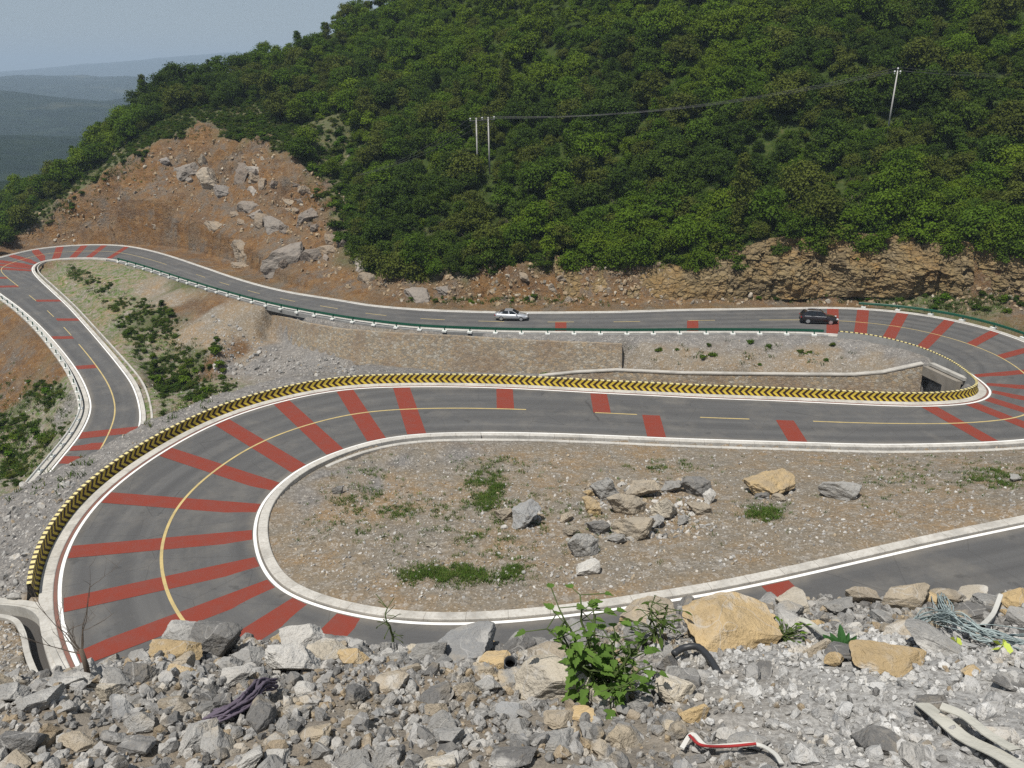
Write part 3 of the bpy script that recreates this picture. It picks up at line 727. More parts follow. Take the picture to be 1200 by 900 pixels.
# ------------------------------------------------------------------ stones
def ico(sub):
    bm = bmesh.new(); bmesh.ops.create_icosphere(bm, subdivisions=sub, radius=1)
    V = np.array([v.co[:] for v in bm.verts]); F = np.array([[v.index for v in f.verts] for f in bm.faces]); bm.free(); return V, F
ICO = {s: ico(s) for s in (1, 2, 3, 5)}
def rock_arr(seed, sub, planes=13, rough=.05):
    g = np.random.default_rng(seed); V, F = ICO[sub]; V = V.copy()
    ax = np.array([1, g.uniform(.62, .95), g.uniform(.5, .8)])
    for _ in range(planes):
        n = g.normal(size=3); n /= np.linalg.norm(n); d = g.uniform(.42, .86)
        t = V @ n - d; m = t > 0; V[m] -= np.outer(t[m], n)
    nrm = V / np.maximum(1e-6, np.linalg.norm(V, axis=1))[:, None]
    if sub >= 3:
        V += nrm * (rough * 1.6 * fbm(V * 1.7, seed, 3) + rough * fbm(V * 5, seed + 3, 4) + .02 * fbm(V * 16, seed + 5, 2))[:, None]
    else: V += g.normal(0, .06, V.shape)
    V *= ax; V /= (V[:, 0].max() - V[:, 0].min()); V[:, 2] -= 0
    return V, F
def unit(vf):
    v, f = vf; v = v - (v.max(0) + v.min(0)) / 2; return v / (v.max(0) - v.min(0)), f
RP = [unit(rock_arr(100 + i, 5)) for i in range(9)]
ROCKM = [np_mesh('stone', v, f, False, mats=[M['rock']]) for v, f in RP]
RB = [unit(rock_arr(200 + i, 5, 11, .09)) for i in range(6)]
BOULM = [np_mesh('boulder', v, f, False, mats=[M['boulder']]) for v, f in RB]
SMALL = [rock_arr(300 + i, 1, 6) for i in range(10)]
MEDS = [rock_arr(330 + i, 2, 9) for i in range(10)]
def rots(n, tilt=1.0):
    e = rng.uniform(-math.pi, math.pi, (n, 3)); e[:, :2] *= tilt
    out = np.zeros((n, 3, 3))
    for i in range(n): out[i] = np.array(Euler(e[i]).to_matrix())
    return out
def scatter(name, protos, P, size, tint, mat, **k):
    """many small stones merged into one mesh"""
    n = len(P); which = rng.integers(0, len(protos), n); Rm = rots(n); V = []; F = []; T = []; b = 0
    sq = rng.uniform(.75, 1.3, (n, 3))
    for w in range(len(protos)):
        ix = np.where(which == w)[0]
        if not len(ix): continue
        pv, pf = protos[w]
        vv = np.einsum('nij,nvj->nvi', Rm[ix], pv[None] * sq[ix][:, None, :] * size[ix][:, None, None]) + P[ix][:, None, :]
        V.append(vv.reshape(-1, 3)); F.append((pf[None] + (np.arange(len(ix)) * len(pv))[:, None, None] + b).reshape(-1, 3)); b += vv.shape[0] * vv.shape[1]
        T.append(np.repeat(np.concatenate([tint[ix], np.ones((len(ix), 1))], 1), len(pv), 0))
    return add(name, np_mesh(name, np.concatenate(V), np.concatenate(F), False, {'tint': ('POINT', 'FLOAT_COLOR', np.concatenate(T))}, mats=[mat]), **k)
def stone_tints(n, warm=.3, pale=.2):
    g = rng.uniform(.12, .36, n)[:, None] * np.array([[1, .98, .94]])
    w = rng.random(n) < warm; g[w] = np.array([.29, .23, .155]) * rng.uniform(.7, 1.15, (w.sum(), 1))
    p = rng.random(n) < pale; g[p] = np.array([.40, .385, .36]) * rng.uniform(.8, 1.15, (p.sum(), 1)); return g

# ------------------------------------------------------------------ heap of rubble under the view point
CRX = np.array([-700, 0, 100, 160, 230, 330, 400, 500, 600, 700, 800, 900, 1000, 1200, 1900])
CRY = np.array([835, 812, 800, 778, 757, 752, 753, 756, 752, 748, 728, 712, 700, 697, 697])
def crest_y(x):                    # plan distance of the crest for a lateral position
    y = np.full(np.shape(x), 3.3)
    for _ in range(12):
        pxx = 600 + FOC * x / (y * math.cos(PITCH) + 2.6 * math.sin(PITCH))
        y = .5 * y + .5 * 2.6 / np.tan(PITCH + np.arctan((np.interp(pxx, CRX, CRY) - 450) / FOC))
    return y
def heap_z(x, y):
    x = np.asarray(x, float); y = np.asarray(y, float); c = crest_y(x)
    t = np.maximum(-.25, (y - 1.0) / (c - 1.0))
    h = 1.6 + 1.0 * t - .10 * np.sin(np.clip(t, 0, 1) * math.pi)
    over = np.maximum(0, y - c); h = h + over * .75
    P = col3(x, y)
    return EYE_Z - h + .10 * fbm(P * 1.3, 71, 4) + .035 * fbm(P * 6, 73, 3)
hx = np.linspace(-7, 7, 420); hy = np.linspace(-3.5, 7.0, 260)
HX, HY = np.meshgrid(hx, hy)
HZ = heap_z(HX, HY)
HV = np.stack([HX, HY, HZ], -1).reshape(-1, 3)
def m_heap():
    k = NT('heap_dirt'); p = k.pos()
    a = k.noise(p, 1.6, 6, .65); f = k.noise(p, 45, 5, .75); x = k.n('SeparateXYZ', i={0: p}).outputs[0]
    c = k.ramp(a, [(.3, (.21, .19, .165)), (.5, (.25, .22, .18)), (.66, (.27, .21, .145))])
    g = k.ramp(f, [(.3, (.27, .265, .255)), (.7, (.42, .415, .40))])
    w = k.gray(k.math('ADD', x, k.gray(a, .2, .8, -.6, .6)), .35, .95)
    c = k.mix(w, c, g); c = k.mix(k.gray(f, .3, .55, .6, 0), c, (.07, .062, .055))
    k.set('Base Color', c); k.set('Roughness', .95); k.bump(f, .9, .012); return k.m
M['heap'] = m_heap(); M['stained'] = m_concrete('stained_concrete', (.26, .235, .20))
add('rubble_bank', np_mesh('rubble_bank', HV, grid_faces(260, 420), True, mats=[M['heap']]), kind='structure')
hb = BVHTree.FromPolygons(HV.tolist(), grid_faces(260, 420).tolist())
def hhit(px, py):
    d = Vector(ray(px, py)).normalized(); h = hb.ray_cast(Vector((0, 0, EYE_Z)), d)
    return np.array(h[0]) if h[0] is not None else None

GREY = (.275, .27, .257); DGREY = (.15, .147, .142); PALE = (.46, .445, .415); OCH = (.42, .31, .165); TAN = (.335, .285, .215); BUFF = (.43, .385, .31); BLUE = (.265, .268, .268)
CNAME = {GREY: 'grey', DGREY: 'dark grey', PALE: 'pale grey', OCH: 'ochre', TAN: 'tan', BUFF: 'buff', BLUE: 'blue grey'}
heroes = [  # px, py of the middle, width px, height ratio, colour, label
 (858,735,132,.62,OCH,'large ochre slab rock jutting above the crest beside the bent black pipe'),
 (1046,776,92,.45,OCH,'flat ochre rock with a dark end lying on pale crushed stone'),
 (650,795,100,.72,BUFF,'big buff boulder just below the leafy green plant'),
 (712,812,56,.7,GREY,'grey block wedged beside the big buff boulder'),
 (222,748,62,.7,GREY,'grey rock with sharp top at the peak of the rubble crest'),
 (252,752,70,.85,DGREY,'dark grey angular rock on the crest next to the yellow stained block'),
 (206,762,58,.55,OCH,'yellow stained block on the rubble crest above the red band'),
 (213,786,38,.5,OCH,'small ochre wedge stone lying under the crest rocks'),
 (292,772,44,.7,GREY,'grey cube-like rock right of the dark crest rock'),
 (355,748,52,.75,PALE,'white weathered rock on the crest left of centre'),
 (342,775,66,.7,PALE,'pale rounded boulder under the white crest rock'),
 (385,765,50,.6,BUFF,'buff stained rock next to the pale rounded boulder'),
 (163,790,44,.7,DGREY,'dark rough rock with a pitted face below the crest'),
 (135,797,46,.6,GREY,'grey rock beside the root of the dead shrub'),
 (72,800,54,.55,GREY,'grey slab stone leaning at the foot of the concrete drain'),
 (92,797,36,.8,DGREY,'narrow dark stone standing by the dead shrub stem'),
 (44,822,62,.6,GREY,'broad grey rock in the lower corner of the heap'),
 (12,815,44,.8,GREY,'grey rock at the very end of the heap beside the drain'),
 (125,812,36,.9,BUFF,'buff upright stone among grey rubble under the dead shrub'),
 (140,832,52,.6,BLUE,'bluish veined rock in the rubble below the buff upright stone'),
 (275,792,48,.7,PALE,'cream coloured rock above the purple rag'),
 (260,825,36,1.0,DGREY,'pointed dark rock left of the purple rag'),
 (205,825,44,.6,TAN,'tan faced rock in the middle of the rubble slope'),
 (160,872,54,.6,DGREY,'flat dark rock low on the rubble slope'),
 (90,872,52,.6,TAN,'tan grey rock low on the slope near the corner'),
 (25,865,60,.7,DGREY,'large dark rock at the bottom corner of the rubble'),
 (280,893,66,.5,PALE,'pale crumbling rock at the bottom edge under the purple rag'),
 (540,745,88,.5,BLUE,'wide blue grey crest rock with a dark hollow under it'),
 (500,765,50,.7,GREY,'grey stained rock left of the wide crest rock'),
 (412,772,38,.7,OCH,'ochre spotted stone in the mid crest rubble'),
 (475,785,40,.6,TAN,'tan stone above the small dirt patch'),
 (617,806,28,1.0,OCH,'rounded ochre stone below the upright black pipe'),
 (572,805,34,.8,GREY,'grey block under the upright black pipe'),
 (545,808,40,.7,TAN,'tan block left of the pipe blocks'),
 (525,865,44,.8,GREY,'grey rock at the lower middle of the slope'),
 (512,832,30,.8,TAN,'tan stone above the grey lower middle rock'),
 (655,845,40,.7,TAN,'flat tan stone under the big buff boulder'),
 (680,838,46,.5,OCH,'ochre slab right of the flat tan stone'),
 (655,870,50,.6,GREY,'grey angular rock low in the middle rubble'),
 (692,858,34,.7,GREY,'grey wedge low in the middle rubble beside the ochre slab'),
 (705,820,34,.9,BUFF,'buff stone leaning on the grey block'),
 (790,812,54,.8,BUFF,'buff stained boulder right below the leafy plant'),
 (772,805,36,.9,BLUE,'bluish stone hugging the buff stained boulder'),
 (812,835,38,.8,OCH,'ochre rough lump beside the crushed stone'),
 (848,862,34,.7,PALE,'cream lump above the twisted red and white strip'),
 (730,705,34,.8,TAN,'tan crest rock behind the leafy plant'),
 (760,720,66,.6,TAN,'broad tan rock behind the leafy plant and above the bent pipe'),
 (752,745,50,.6,GREY,'grey flat rock between the leafy plant and the bent pipe'),
 (1100,752,76,.5,GREY,'rough grey block draped with blue green netting'),
 (1112,686,44,.6,TAN,'pale tan block standing highest on the crest by the tarmac'),
 (1062,702,54,.8,TAN,'tan pitted rock on the crest left of the netting'),
 (1090,705,40,.7,OCH,'ochre edged rock on the crest beside the pitted rock'),
 (1140,700,44,.4,BUFF,'flat buff stone under the crest by the netting'),
 (1192,690,34,.7,OCH,'bright ochre rock on the crest at the road end'),
 (1145,718,50,.6,DGREY,'dark flat rock behind the pale stick'),
 (1160,690,44,.5,GREY,'grey crest rock beside the bright ochre rock'),
 (998,765,60,.35,DGREY,'dark slab under the broad leaved plant'),
 (978,775,22,1.0,OCH,'rusty ochre shard standing beside the dark slab'),
 (957,760,32,.8,TAN,'tan stone between the ochre slab rock and broad leaved plant'),
 (1140,788,30,.5,OCH,'ochre chip lying on pale crushed stone'),
 (1094,826,58,.6,DGREY,'dark rock pressed down beside the long white plastic strip'),
 (1185,800,54,.4,DGREY,'dark grey slab by the edge of the crushed stone'),
 (1010,698,40,.7,TAN,'tan crest rock above the broad leaved plant'),
 (985,712,36,.7,GREY,'grey stone at the crest above the broad leaved plant'),
 (925,715,34,.7,GREY,'grey stone on the crest right of the ochre slab rock'),
 (880,870,56,.5,GREY,'grey rock at the lower edge under the red and white strip'),
 (1175,860,44,.5,PALE,'pale block in crushed stone beyond the long white strip'),
 (420,842,36,.7,TAN,'tan grey rock beside the bare dirt patch'),
 (345,835,40,.7,GREY,'grey rock right of the purple rag'),
 (370,862,42,.6,TAN,'tan rock low on the slope right of the purple rag'),
 (600,890,62,.5,DGREY,'dark flat rock at the bottom edge of the middle rubble'),
 (515,893,44,.6,BUFF,'buff broken rock at the bottom edge left of middle'),
 (20,892,40,.6,TAN,'tan rock at the bottom corner edge'),
 (410,893,50,.6,GREY,'grey rock at the bottom edge in the grey gravel'),
]
placed = []
def put_stone(px, py, wpx, ratio, colr, label, group=None, sink=.22):
    q = hhit(px, py + wpx * ratio * .28)
    if q is None: q = hhit(px, py + wpx * ratio * .28 + 14)
    if q is None: return None
    z = project(q)[2]; w = wpx * z / FOC
    mi = random.randrange(len(ROCKM)); o = add('stone', ROCKM[mi], label=label, cat='stone', group=group or 'rubble stones on the near bank')
    kf = random.uniform(.85, 1.15); o.color = tuple(c * kf for c in colr) + (1,)
    o.scale = (w * 1.0, w * random.uniform(.55, .75), w * max(.22, (ratio - .28) / .77))
    o.rotation_euler = (random.uniform(-.3, .3), random.uniform(-.28, .28), random.uniform(-.45, .45) + random.choice((0, math.pi)))
    hgt = w * ratio
    o.location = (q[0], q[1] + w * .1, q[2] + o.scale[2] * (.5 - sink))
    placed.append((q[0], q[1], w * .42)); return o
for hi, hdata in enumerate(heroes):
    o = put_stone(hdata[0], hdata[1], hdata[2] * (.98 if hi < 3 else 1.04 if hdata[1] < 780 else .9), *hdata[3:], sink=.18)
    if hi == 0: o.rotation_euler = (.5, .36, .2); o.scale = (o.scale[0] * .95, o.scale[0] * .75, o.scale[0] * .30); o.location.z -= .005
    if hi == 1: o.rotation_euler = (.25, .05, -.15)
# rest of the countable rubble, described by tint, size and neighbours
LANDM = [((105,790),'near the dead shrub'),((290,820),'near the purple rag'),((600,780),'near the upright black pipe'),((700,780),'around the leafy green plant'),((820,770),'near the bent black pipe'),
         ((985,750),'near the broad leaved plant'),((1140,745),'near the blue green netting'),((1130,860),'near the long white plastic strip'),((840,880),'near the red and white strip'),
         ((455,760),'near the thin dry weed'),((420,840),'around the bare dirt patch'),((180,850),'on the slope under the dead shrub'),((560,850),'in the lower middle rubble'),((25,840),'in the heap corner by the drain')]
def landmark(px, py): return min(LANDM, key=lambda l: (l[0][0] - px) ** 2 + 1.5 * (l[0][1] - py) ** 2)[1]
n = 0; tries = 0
while n < 225 and tries < 6000:
    tries += 1
    x = random.uniform(-2.6, 2.9); c = float(crest_y(np.array([x]))[0]); y = random.uniform(1.55, c + .18)
    if x > .55 and y < c - .75 and random.random() < .8: continue
    crest = y > c - .6
    s = random.choice((.06, .07, .08, .1, .12, .15, .19)) * (1.15 if crest else .72)
    if any((x - a) ** 2 + (y - b) ** 2 < (s * .40 + r) ** 2 for a, b, r in placed): continue
    z = float(heap_z(np.array([x]), np.array([y]))[0]); px, py, _ = project(np.array([x, y, z + s * .3]))
    if not (-25 < px < 1225 and py < 915): continue
    cc = random.choice((GREY, GREY, GREY, GREY, GREY, BLUE, BLUE, DGREY, DGREY, DGREY, TAN, BUFF, PALE) + ((OCH,) if crest else ()))
    size = 'small' if s < .1 else 'fist sized' if s < .15 else 'large'
    o = add('stone', random.choice(ROCKM), label='%s %s rubble stone %s' % (size, CNAME[cc], landmark(px, py)), cat='stone', group='rubble stones on the near bank')
    kf = random.uniform(.8, 1.2); o.color = tuple(q * kf for q in cc) + (1,)
    o.scale = (s * 1.05, s * random.uniform(.65, .95), s * random.uniform(.45, .8)); o.rotation_euler = (random.uniform(-.5, .5), random.uniform(-.5, .5), random.uniform(0, 6.28))
    o.location = (x, y, z + s * .13); placed.append((x, y, s * .42)); n += 1
# finer rubble and chips
def heap_pts(N, x0, x1, crestw=.15, right=None):
    x = rng.uniform(x0, x1, N); c = crest_y(x); y = .5 + (c + crestw - .5) * rng.random(N) ** .75; z = heap_z(x, y)
    return np.stack([x, y, z], 1)
def zone_tint(P, warm, pale):
    t = stone_tints(len(P), warm, pale); w = np.clip((P[:, 0] - .35 + .5 * fbm(P * 1.5, 81, 3)) / .5, 0, 1) * np.clip((crest_y(P[:, 0]) - P[:, 1] - .45) / .3, 0, 1)
    pal = np.array([[.52, .515, .50]]) * rng.uniform(.65, 1.15, (len(P), 1)); m = rng.random(len(P)) < w * .9
    t[m] = pal[m]; return t
P = heap_pts(5200, -4.6, 4.9); P = P[(P[:, 0] < .45) | (P[:, 1] > crest_y(P[:, 0]) - .55) | (rng.random(len(P)) < .38)]; sz = rng.uniform(.025, .07, len(P)); P[:, 2] += sz * .15
scatter('rubble', MEDS, P, sz, zone_tint(P, .14, .15), M['rock_a'], kind='stuff', label='loose grey and tan rubble covering the near bank', cat='rubble')
P = heap_pts(42000, -4.6, 4.9); sz = .009 + .030 * rng.random(len(P)) ** 2.4; P[:, 2] += sz * .2
scatter('gravel', SMALL, P, sz, zone_tint(P, .14, .2), M['rock_a'], kind='stuff', label='crushed stone chips spread between the rubble of the near bank', cat='gravel')

# ------------------------------------------------------------------ boulders on the island, in the cut, along the verge
def put_boulder(px, py, wpx, ratio, colr, label, group, sink=.2, rz=None):
    q = hit(px, py + wpx * ratio * .3)
    if q is None: return
    w = wpx * project(q)[2] / FOC
    o = add('boulder', random.choice(BOULM), label=label, cat='boulder', group=group)
    kf = random.uniform(.9, 1.1); o.color = tuple(c * kf for c in colr) + (1,)
    o.scale = (w * 1.0, w * random.uniform(.6, .8), w * max(.38, (ratio - .10) / .87)); o.rotation_euler = (random.uniform(-.3, .3), random.uniform(-.3, .3), random.uniform(-.5, .5) if rz is None else rz)
    o.location = (q[0], q[1] + (w * .25 if sink > .25 else 0), q[2] + w * ratio * (.42 - sink)); return o
IB = 'boulders on the gravel island'
for d in [(591,602,20,.9,TAN,'tan boulder touching the grey half-split boulder'),(617,605,34,.75,BLUE,'grey boulder with a pale cream top beside the tan boulder'),
 (708,573,30,1.0,GREY,'tall grey boulder at the upper end of the boulder cluster'),(733,591,42,.6,TAN,'large tan boulder in the middle of the cluster'),
 (753,574,34,.6,TAN,'tan slab boulder at the top of the cluster'),(693,593,24,.9,OCH,'ochre boulder on the left side of the cluster'),
 (780,596,30,.9,BUFF,'pale buff boulder right of the large tan one'),(701,617,26,.8,DGREY,'dark wedge boulder in front of the cluster'),
 (683,640,32,.95,GREY,'round grey boulder with ochre cap below the cluster'),(688,666,26,.6,PALE,'white block below the round grey boulder'),
 (741,617,44,.6,TAN,'half buried tan boulder under the large tan one'),(768,612,24,.5,GREY,'grey slanting stone beside the half buried boulder'),
 (815,570,30,.8,DGREY,'dark rounded boulder at the upper end of the cluster'),(787,571,22,.6,GREY,'small grey boulder left of the dark rounded one'),
 (820,595,30,.6,TAN,'low tan boulder under the dark rounded one'),(832,583,16,.9,PALE,'small pale boulder leaning on the dark rounded one'),
 (902,568,52,.5,OCH,'big ochre flat-topped boulder on small stones'),(892,580,16,.6,DGREY,'small dark stone under the ochre flat-topped boulder'),(912,583,14,.6,TAN,'small tan stone under the ochre flat-topped boulder'),
 (981,573,40,.6,GREY,'lone grey pitted boulder right of the ochre one'),(664,607,14,.8,TAN,'small tan boulder between the pair and the cluster'),
 (670,622,18,.6,TAN,'tan flat stone above the round grey boulder'),(396,574,12,.8,DGREY,'small dark boulder at the rounded end of the island'),(505,638,12,.4,BUFF,'flat buff stone alone on the gravel'),
 (722,630,20,.6,GREY,'low grey stone in front of the half buried boulder'),(690,577,12,.7,OCH,'small ochre stone left of the tall grey boulder'),(800,610,14,.7,GREY,'small grey stone at the foot of the buff boulder'),
 (1190,760-200,14,.6,GREY,'small grey stone in the grass at the island end')]: put_boulder(d[0], d[1], d[2] * 1.18, d[3], tuple(1.2 * c for c in d[4]), d[5], IB, .12)
CB_ = 'rocks in the orange earth cut'
for d in [(215,200,30,.8,GREY,'smooth grey slab leaning near the top of the orange cut'),(243,205,30,1.1,BUFF,'tall cream slab standing in the orange cut'),(238,185,12,1.6,BUFF,'thin cream fin above the cream slab'),
 (221,209,14,.7,GREY,'small round grey rock below the leaning slab'),(262,222,26,.8,BLUE,'blue grey block below the cream slab'),(190,188,18,.6,BLUE,'bluish rock on the bare top of the cut'),
 (297,199,22,.7,PALE,'white rock near the right rim of the cut'),(296,223,14,1.0,PALE,'pale leaning rock under the white rim rock'),(330,300,60,.75,GREY,'huge grey outcrop at the foot of the cut by the road'),
 (318,262,46,.7,GREY,'grey fissured outcrop above the huge one'),(365,298,24,1.0,DGREY,'dark split rock beside the huge outcrop'),(430,325,20,1.0,TAN,'tan boulder at the foot of the wood beside the cut'),
 (421,308,20,1.0,PALE,'pale grey rock under the wood edge'),(489,345,34,.6,GREY,'weathered grey rock on the road verge'),(285,290,34,.7,TAN,'tan ledge rock in the middle of the cut'),
 (250,262,24,.6,TAN,'brown ledge rock under the blue grey block'),(525,338,26,.5,GREY,'grey ledge rock under the dark wood'),(645,335,14,.7,BUFF,'buff stone half way up the red bank'),
 (668,350,10,.9,BUFF,'lone cream stone low on the red bank'),(655,325,16,.5,TAN,'tan stone under the trees on the red bank'),(712,338,12,.5,BUFF,'flat buff stone on the red bank'),(610,322,18,.6,TAN,'tan rock at the upper end of the red bank'),
 (180,262,22,.6,TAN,'brown rock below the dirt track'),(340,235,22,.5,TAN,'rusty rock near the rim of the cut'),(280,330-20,22,.5,TAN,'brown rock low in the cut above the road'),(300,250,20,.7,GREY,'grey rock between the outcrops')]: put_boulder(d[0], d[1], d[2] * (1.3 if d[2] < 35 else .95), d[3], tuple(.62 * c + .38 * e for c, e in zip(d[4], (.21, .13, .07))), d[5], CB_, sink=.44)
for _ in range(34):
    x = random.uniform(268, 425); y = random.uniform(190, 330)
    if y < 185 + max(0, (x - 340)) * 1.3 or y > 300 + (x - 268) * .22: continue
    cc = random.choice((GREY, DGREY, TAN, DGREY, TAN)); low = 'low' if y > 265 else 'high'
    put_boulder(x, y, random.uniform(12, 34), random.uniform(.5, .9), tuple(.5 * c + .5 * e for c, e in zip(cc, (.20, .125, .07))), '%s fractured rock bedded %s in the rocky end of the earth cut' % (CNAME[cc], low), CB_, .46, random.uniform(-.9, .2))
# loose stones on the island and the gravel slopes (too many to count)
def px_scatter(N, boxes):
    out = []
    tot = sum(b[4] for b in boxes)
    for x0, y0, x1, y1, w in boxes:
        for _ in range(int(N * w / tot)):
            q = hit(random.uniform(x0, x1), random.uniform(y0, y1))
            if q is None or q[1] < 15: continue
            e = cover(q[0], q[1])[1]
            if e > 1.9: out.append(q)
    return np.array(out)
P = px_scatter(30000, [(320,525,1200,720,7),(0,440,330,700,4),(560,395,1080,432,1.6),(200,340,480,440,2.5),(0,700,60,800,.6),(0,380,90,540,.8)])
sz = .035 + .20 * rng.random(len(P)) ** 4.5; P[:, 2] += sz * .1
scatter('scattered_gravel', SMALL, P, sz, 1.2 * stone_tints(len(P), .3, .4), M['rock_a'], kind='stuff', label='loose stones littering the gravel island and banks', cat='gravel')
P = px_scatter(900, [(690,562,830,632,3),(590,590,640,620,.4),(880,560,930,590,.5)])
sz = .08 + .4 * rng.random(len(P)) ** 3.0
scatter('pile_rubble', MEDS, P, sz, 1.15 * stone_tints(len(P), .5, .3), M['rock_a'], kind='stuff', label='broken stone lying between the boulders of the island pile', cat='rubble')
P = px_scatter(6500, [(20,160,440,345,5),(440,310,820,358,2.2),(820,335,1200,365,1)])
sz = .12 + .75 * rng.random(len(P)) ** 4; P[:, 2] += sz * .05
tt = stone_tints(len(P), .85, .08) * np.array([[1.05, .95, .8]]); scatter('cut_debris', MEDS, P, sz, tt, M['rock_a'], kind='stuff', label='broken rock debris lying on the orange earth cut', cat='debris')
P = px_scatter(1500, [(250,345,420,440,3),(0,560,200,700,2)])
sz = .2 + .55 * rng.random(len(P)) ** 3
scatter('slope_rubble', MEDS, P, sz, stone_tints(len(P), .12, .25), M['rock_a'], kind='stuff', label='grey rock rubble tipped over the slopes below the roads', cat='rubble')

# ------------------------------------------------------------------ trees
def crown_arr(seed, w, h, lobes, per, leaf, base=.0, cone=False):
    g = np.random.default_rng(seed); V = []; RN = []
    for L in range(lobes):
        if cone:
            t = (L + .5) / lobes; a = g.uniform(0, 6.28); r = (1 - t) * w * .38 * g.uniform(.4, 1.1); c = np.array([math.cos(a) * r, math.sin(a) * r, base + t * h]); s = np.array([1, 1, .55]) * w * (.20 + .16 * (1 - t))
        else:
            a = g.uniform(0, 6.28); q = g.random() ** .5; t = g.random(); r = q * w * .36 * math.sqrt(max(.1, 1 - (t - .35) ** 2 * 1.6))
            c = np.array([math.cos(a) * r, math.sin(a) * r, base + h * (.18 + .66 * t)]); s = np.array([1, 1, .75]) * w * g.uniform(.15, .25)
        n = per; d = g.normal(size=(n, 3)); d /= np.linalg.norm(d, axis=1)[:, None]
        d[:, 2] = np.where(d[:, 2] < -.35, -d[:, 2], d[:, 2])
        p = c + d * s * g.uniform(.45, 1.38, (n, 1)) * (1 + .42 * fbm(d * 2.5 + L, seed, 2))[:, None]
        nr = d + g.normal(0, .55, (n, 3)) + np.array([0, 0, .35]); nr /= np.linalg.norm(nr, axis=1)[:, None]
        t1 = np.cross(nr, g.normal(size=(n, 3))); t1 /= np.linalg.norm(t1, axis=1)[:, None]; t2 = np.cross(nr, t1)
        sz = leaf * g.uniform(.6, 1.35, (n, 1)); el = g.uniform(.5, .9, (n, 1))
        V.append(np.stack([p - t1 * sz, p + t2 * sz * el + nr * sz * .15, p + t1 * sz, p - t2 * sz * el + nr * sz * .15], 1))
        br = g.uniform(-.18, .18)
        RN.append(np.clip(g.uniform(.2, .8, n) + br, 0, 1))
    V = np.concatenate(V).reshape(-1, 3); F = np.arange(len(V)).reshape(-1, 4)
    return V, F, np.concatenate(RN)
def crown_mesh(name, arr, mat): return np_mesh(name, arr[0], arr[1], False, {'rnd': ('FACE', 'FLOAT', arr[2])}, mats=[mat])
TREE_A = [crown_arr(400 + i, *d) for i, d in enumerate([(5.4, 4.8, 20, 150, .17), (6.4, 5.4, 24, 150, .18), (4.6, 5.8, 18, 150, .165), (5.8, 4.0, 20, 150, .175), (4.2, 4.6, 16, 150, .16), (3.4, 7.0, 16, 125, .17, .3, True)])]
TREE_M = [crown_mesh('crown', a, M['leaf']) for a in TREE_A]
def trunk_mesh(seed, h):
    g = random.Random(seed); m = MB(); top = Vector((g.uniform(-.3, .3), g.uniform(-.3, .3), h))
    m.tube([(0, 0, -.6), top * .5 + Vector((g.uniform(-.1, .1), 0, 0)), top], [.17, .12, .05], 7)
    for _ in range(5):
        t = g.uniform(.35, .85); a = g.uniform(0, 6.28); p = top * t
        m.tube([p, p + Vector((math.cos(a) * .7, math.sin(a) * .7, .5)), p + Vector((math.cos(a) * 1.4, math.sin(a) * 1.4, 1.2))], [.07, .05, .02], 5)
    return m.mesh('trunk', M['bark'], True)
TRUNK_M = [trunk_mesh(i, 3.6) for i in range(3)]
LG = [(.076, .140, .009), (.104, .178, .009), (.066, .110, .011), (.134, .200, .011), (.044, .082, .009), (.108, .126, .020)]
# poles first, so that no tree stands in them
cand = []
pt = []
cell = {}
for _ in range(60000):
    px = random.uniform(-90, 1480); py = random.uniform(-25, 345)
    h = tin_hit(px, py)
    if h is None: continue
    q = h[:2] + np.array([random.uniform(-2, 2), random.uniform(-3, 3)])
    if q[1] > 300 or q[1] < 95: continue
    cv, e = cover(q[0], q[1])
    if cv[4] < .58 or e < 5.5: continue
    _pq = project(np.array([q[0], q[1], (drop(q[0], q[1]) or 0) + 2.5]))
    if abs(_pq[0] - 566) < 17 and 172 < _pq[1] < 232: continue
    if abs(_pq[0] - 1042) < 12 and 125 < _pq[1] < 178: continue
    sp = 2.25 + .7 * random.random()
    kx, ky = int(q[0] // 3.2), int(q[1] // 3.2)
    ok = True
    for a in (-1, 0, 1):
        for b in (-1, 0, 1):
            for (x2, y2) in cell.get((kx + a, ky + b), ()):
                if (q[0] - x2) ** 2 + (q[1] - y2) ** 2 < sp * sp: ok = False
    if not ok: continue
    z = drop(q[0], q[1])
    if z is None: continue
    cell.setdefault((kx, ky), []).append((q[0], q[1])); cand.append((q[0], q[1], z))
# skyline back row
print('trees', len(cand))
for x in np.arange(455, 1300, 20):
    py = float(np.interp(x, [c[0] for c in CLT], [c[1] for c in CLT])); Yc = float(np.interp(x, [c[0] for c in CLT], [c[2] for c in CLT]))
    if 590 < x < 640 or random.random() < .12: continue
    q = PY(x + random.uniform(-8, 8), py, Yc); q[1] += random.uniform(.3, 2.6); z = drop(q[0], q[1])
    if z is not None: cand.append((q[0], q[1], z - .3))
for x in np.arange(465, 1300, 13):
    py = float(np.interp(x, [c[0] for c in CLT], [c[1] for c in CLT])); Yc = float(np.interp(x, [c[0] for c in CLT], [c[2] for c in CLT]))
    q = PY(x + random.uniform(-8, 8), py, Yc); q[1] += random.uniform(-.9, .7); z = drop(q[0], q[1] + .8)
    if z is not None and random.random() < .8: cand.append((q[0], q[1], z - 2.0))
for x in np.arange(-30, 235, 7):
    for dyp in (5, 14, 22):
        sk = [(-60,305,190),(0,272,197),(50,222,206),(100,182,213),(150,146,216),(200,104,226),(240,96,226)]
        py = float(np.interp(x, [c[0] for c in sk], [c[1] for c in sk])) + dyp; Yc = float(np.interp(x, [c[0] for c in sk], [c[2] for c in sk]))
        q = tin_hit(x + random.uniform(-4, 4), py)
        if q is None or q[1] < 150 or random.random() < .3: continue
        z = drop(q[0], q[1])
        if z is not None: cand.append((q[0], q[1], z))
cand.sort(key=lambda c: math.hypot(c[0], c[1]))
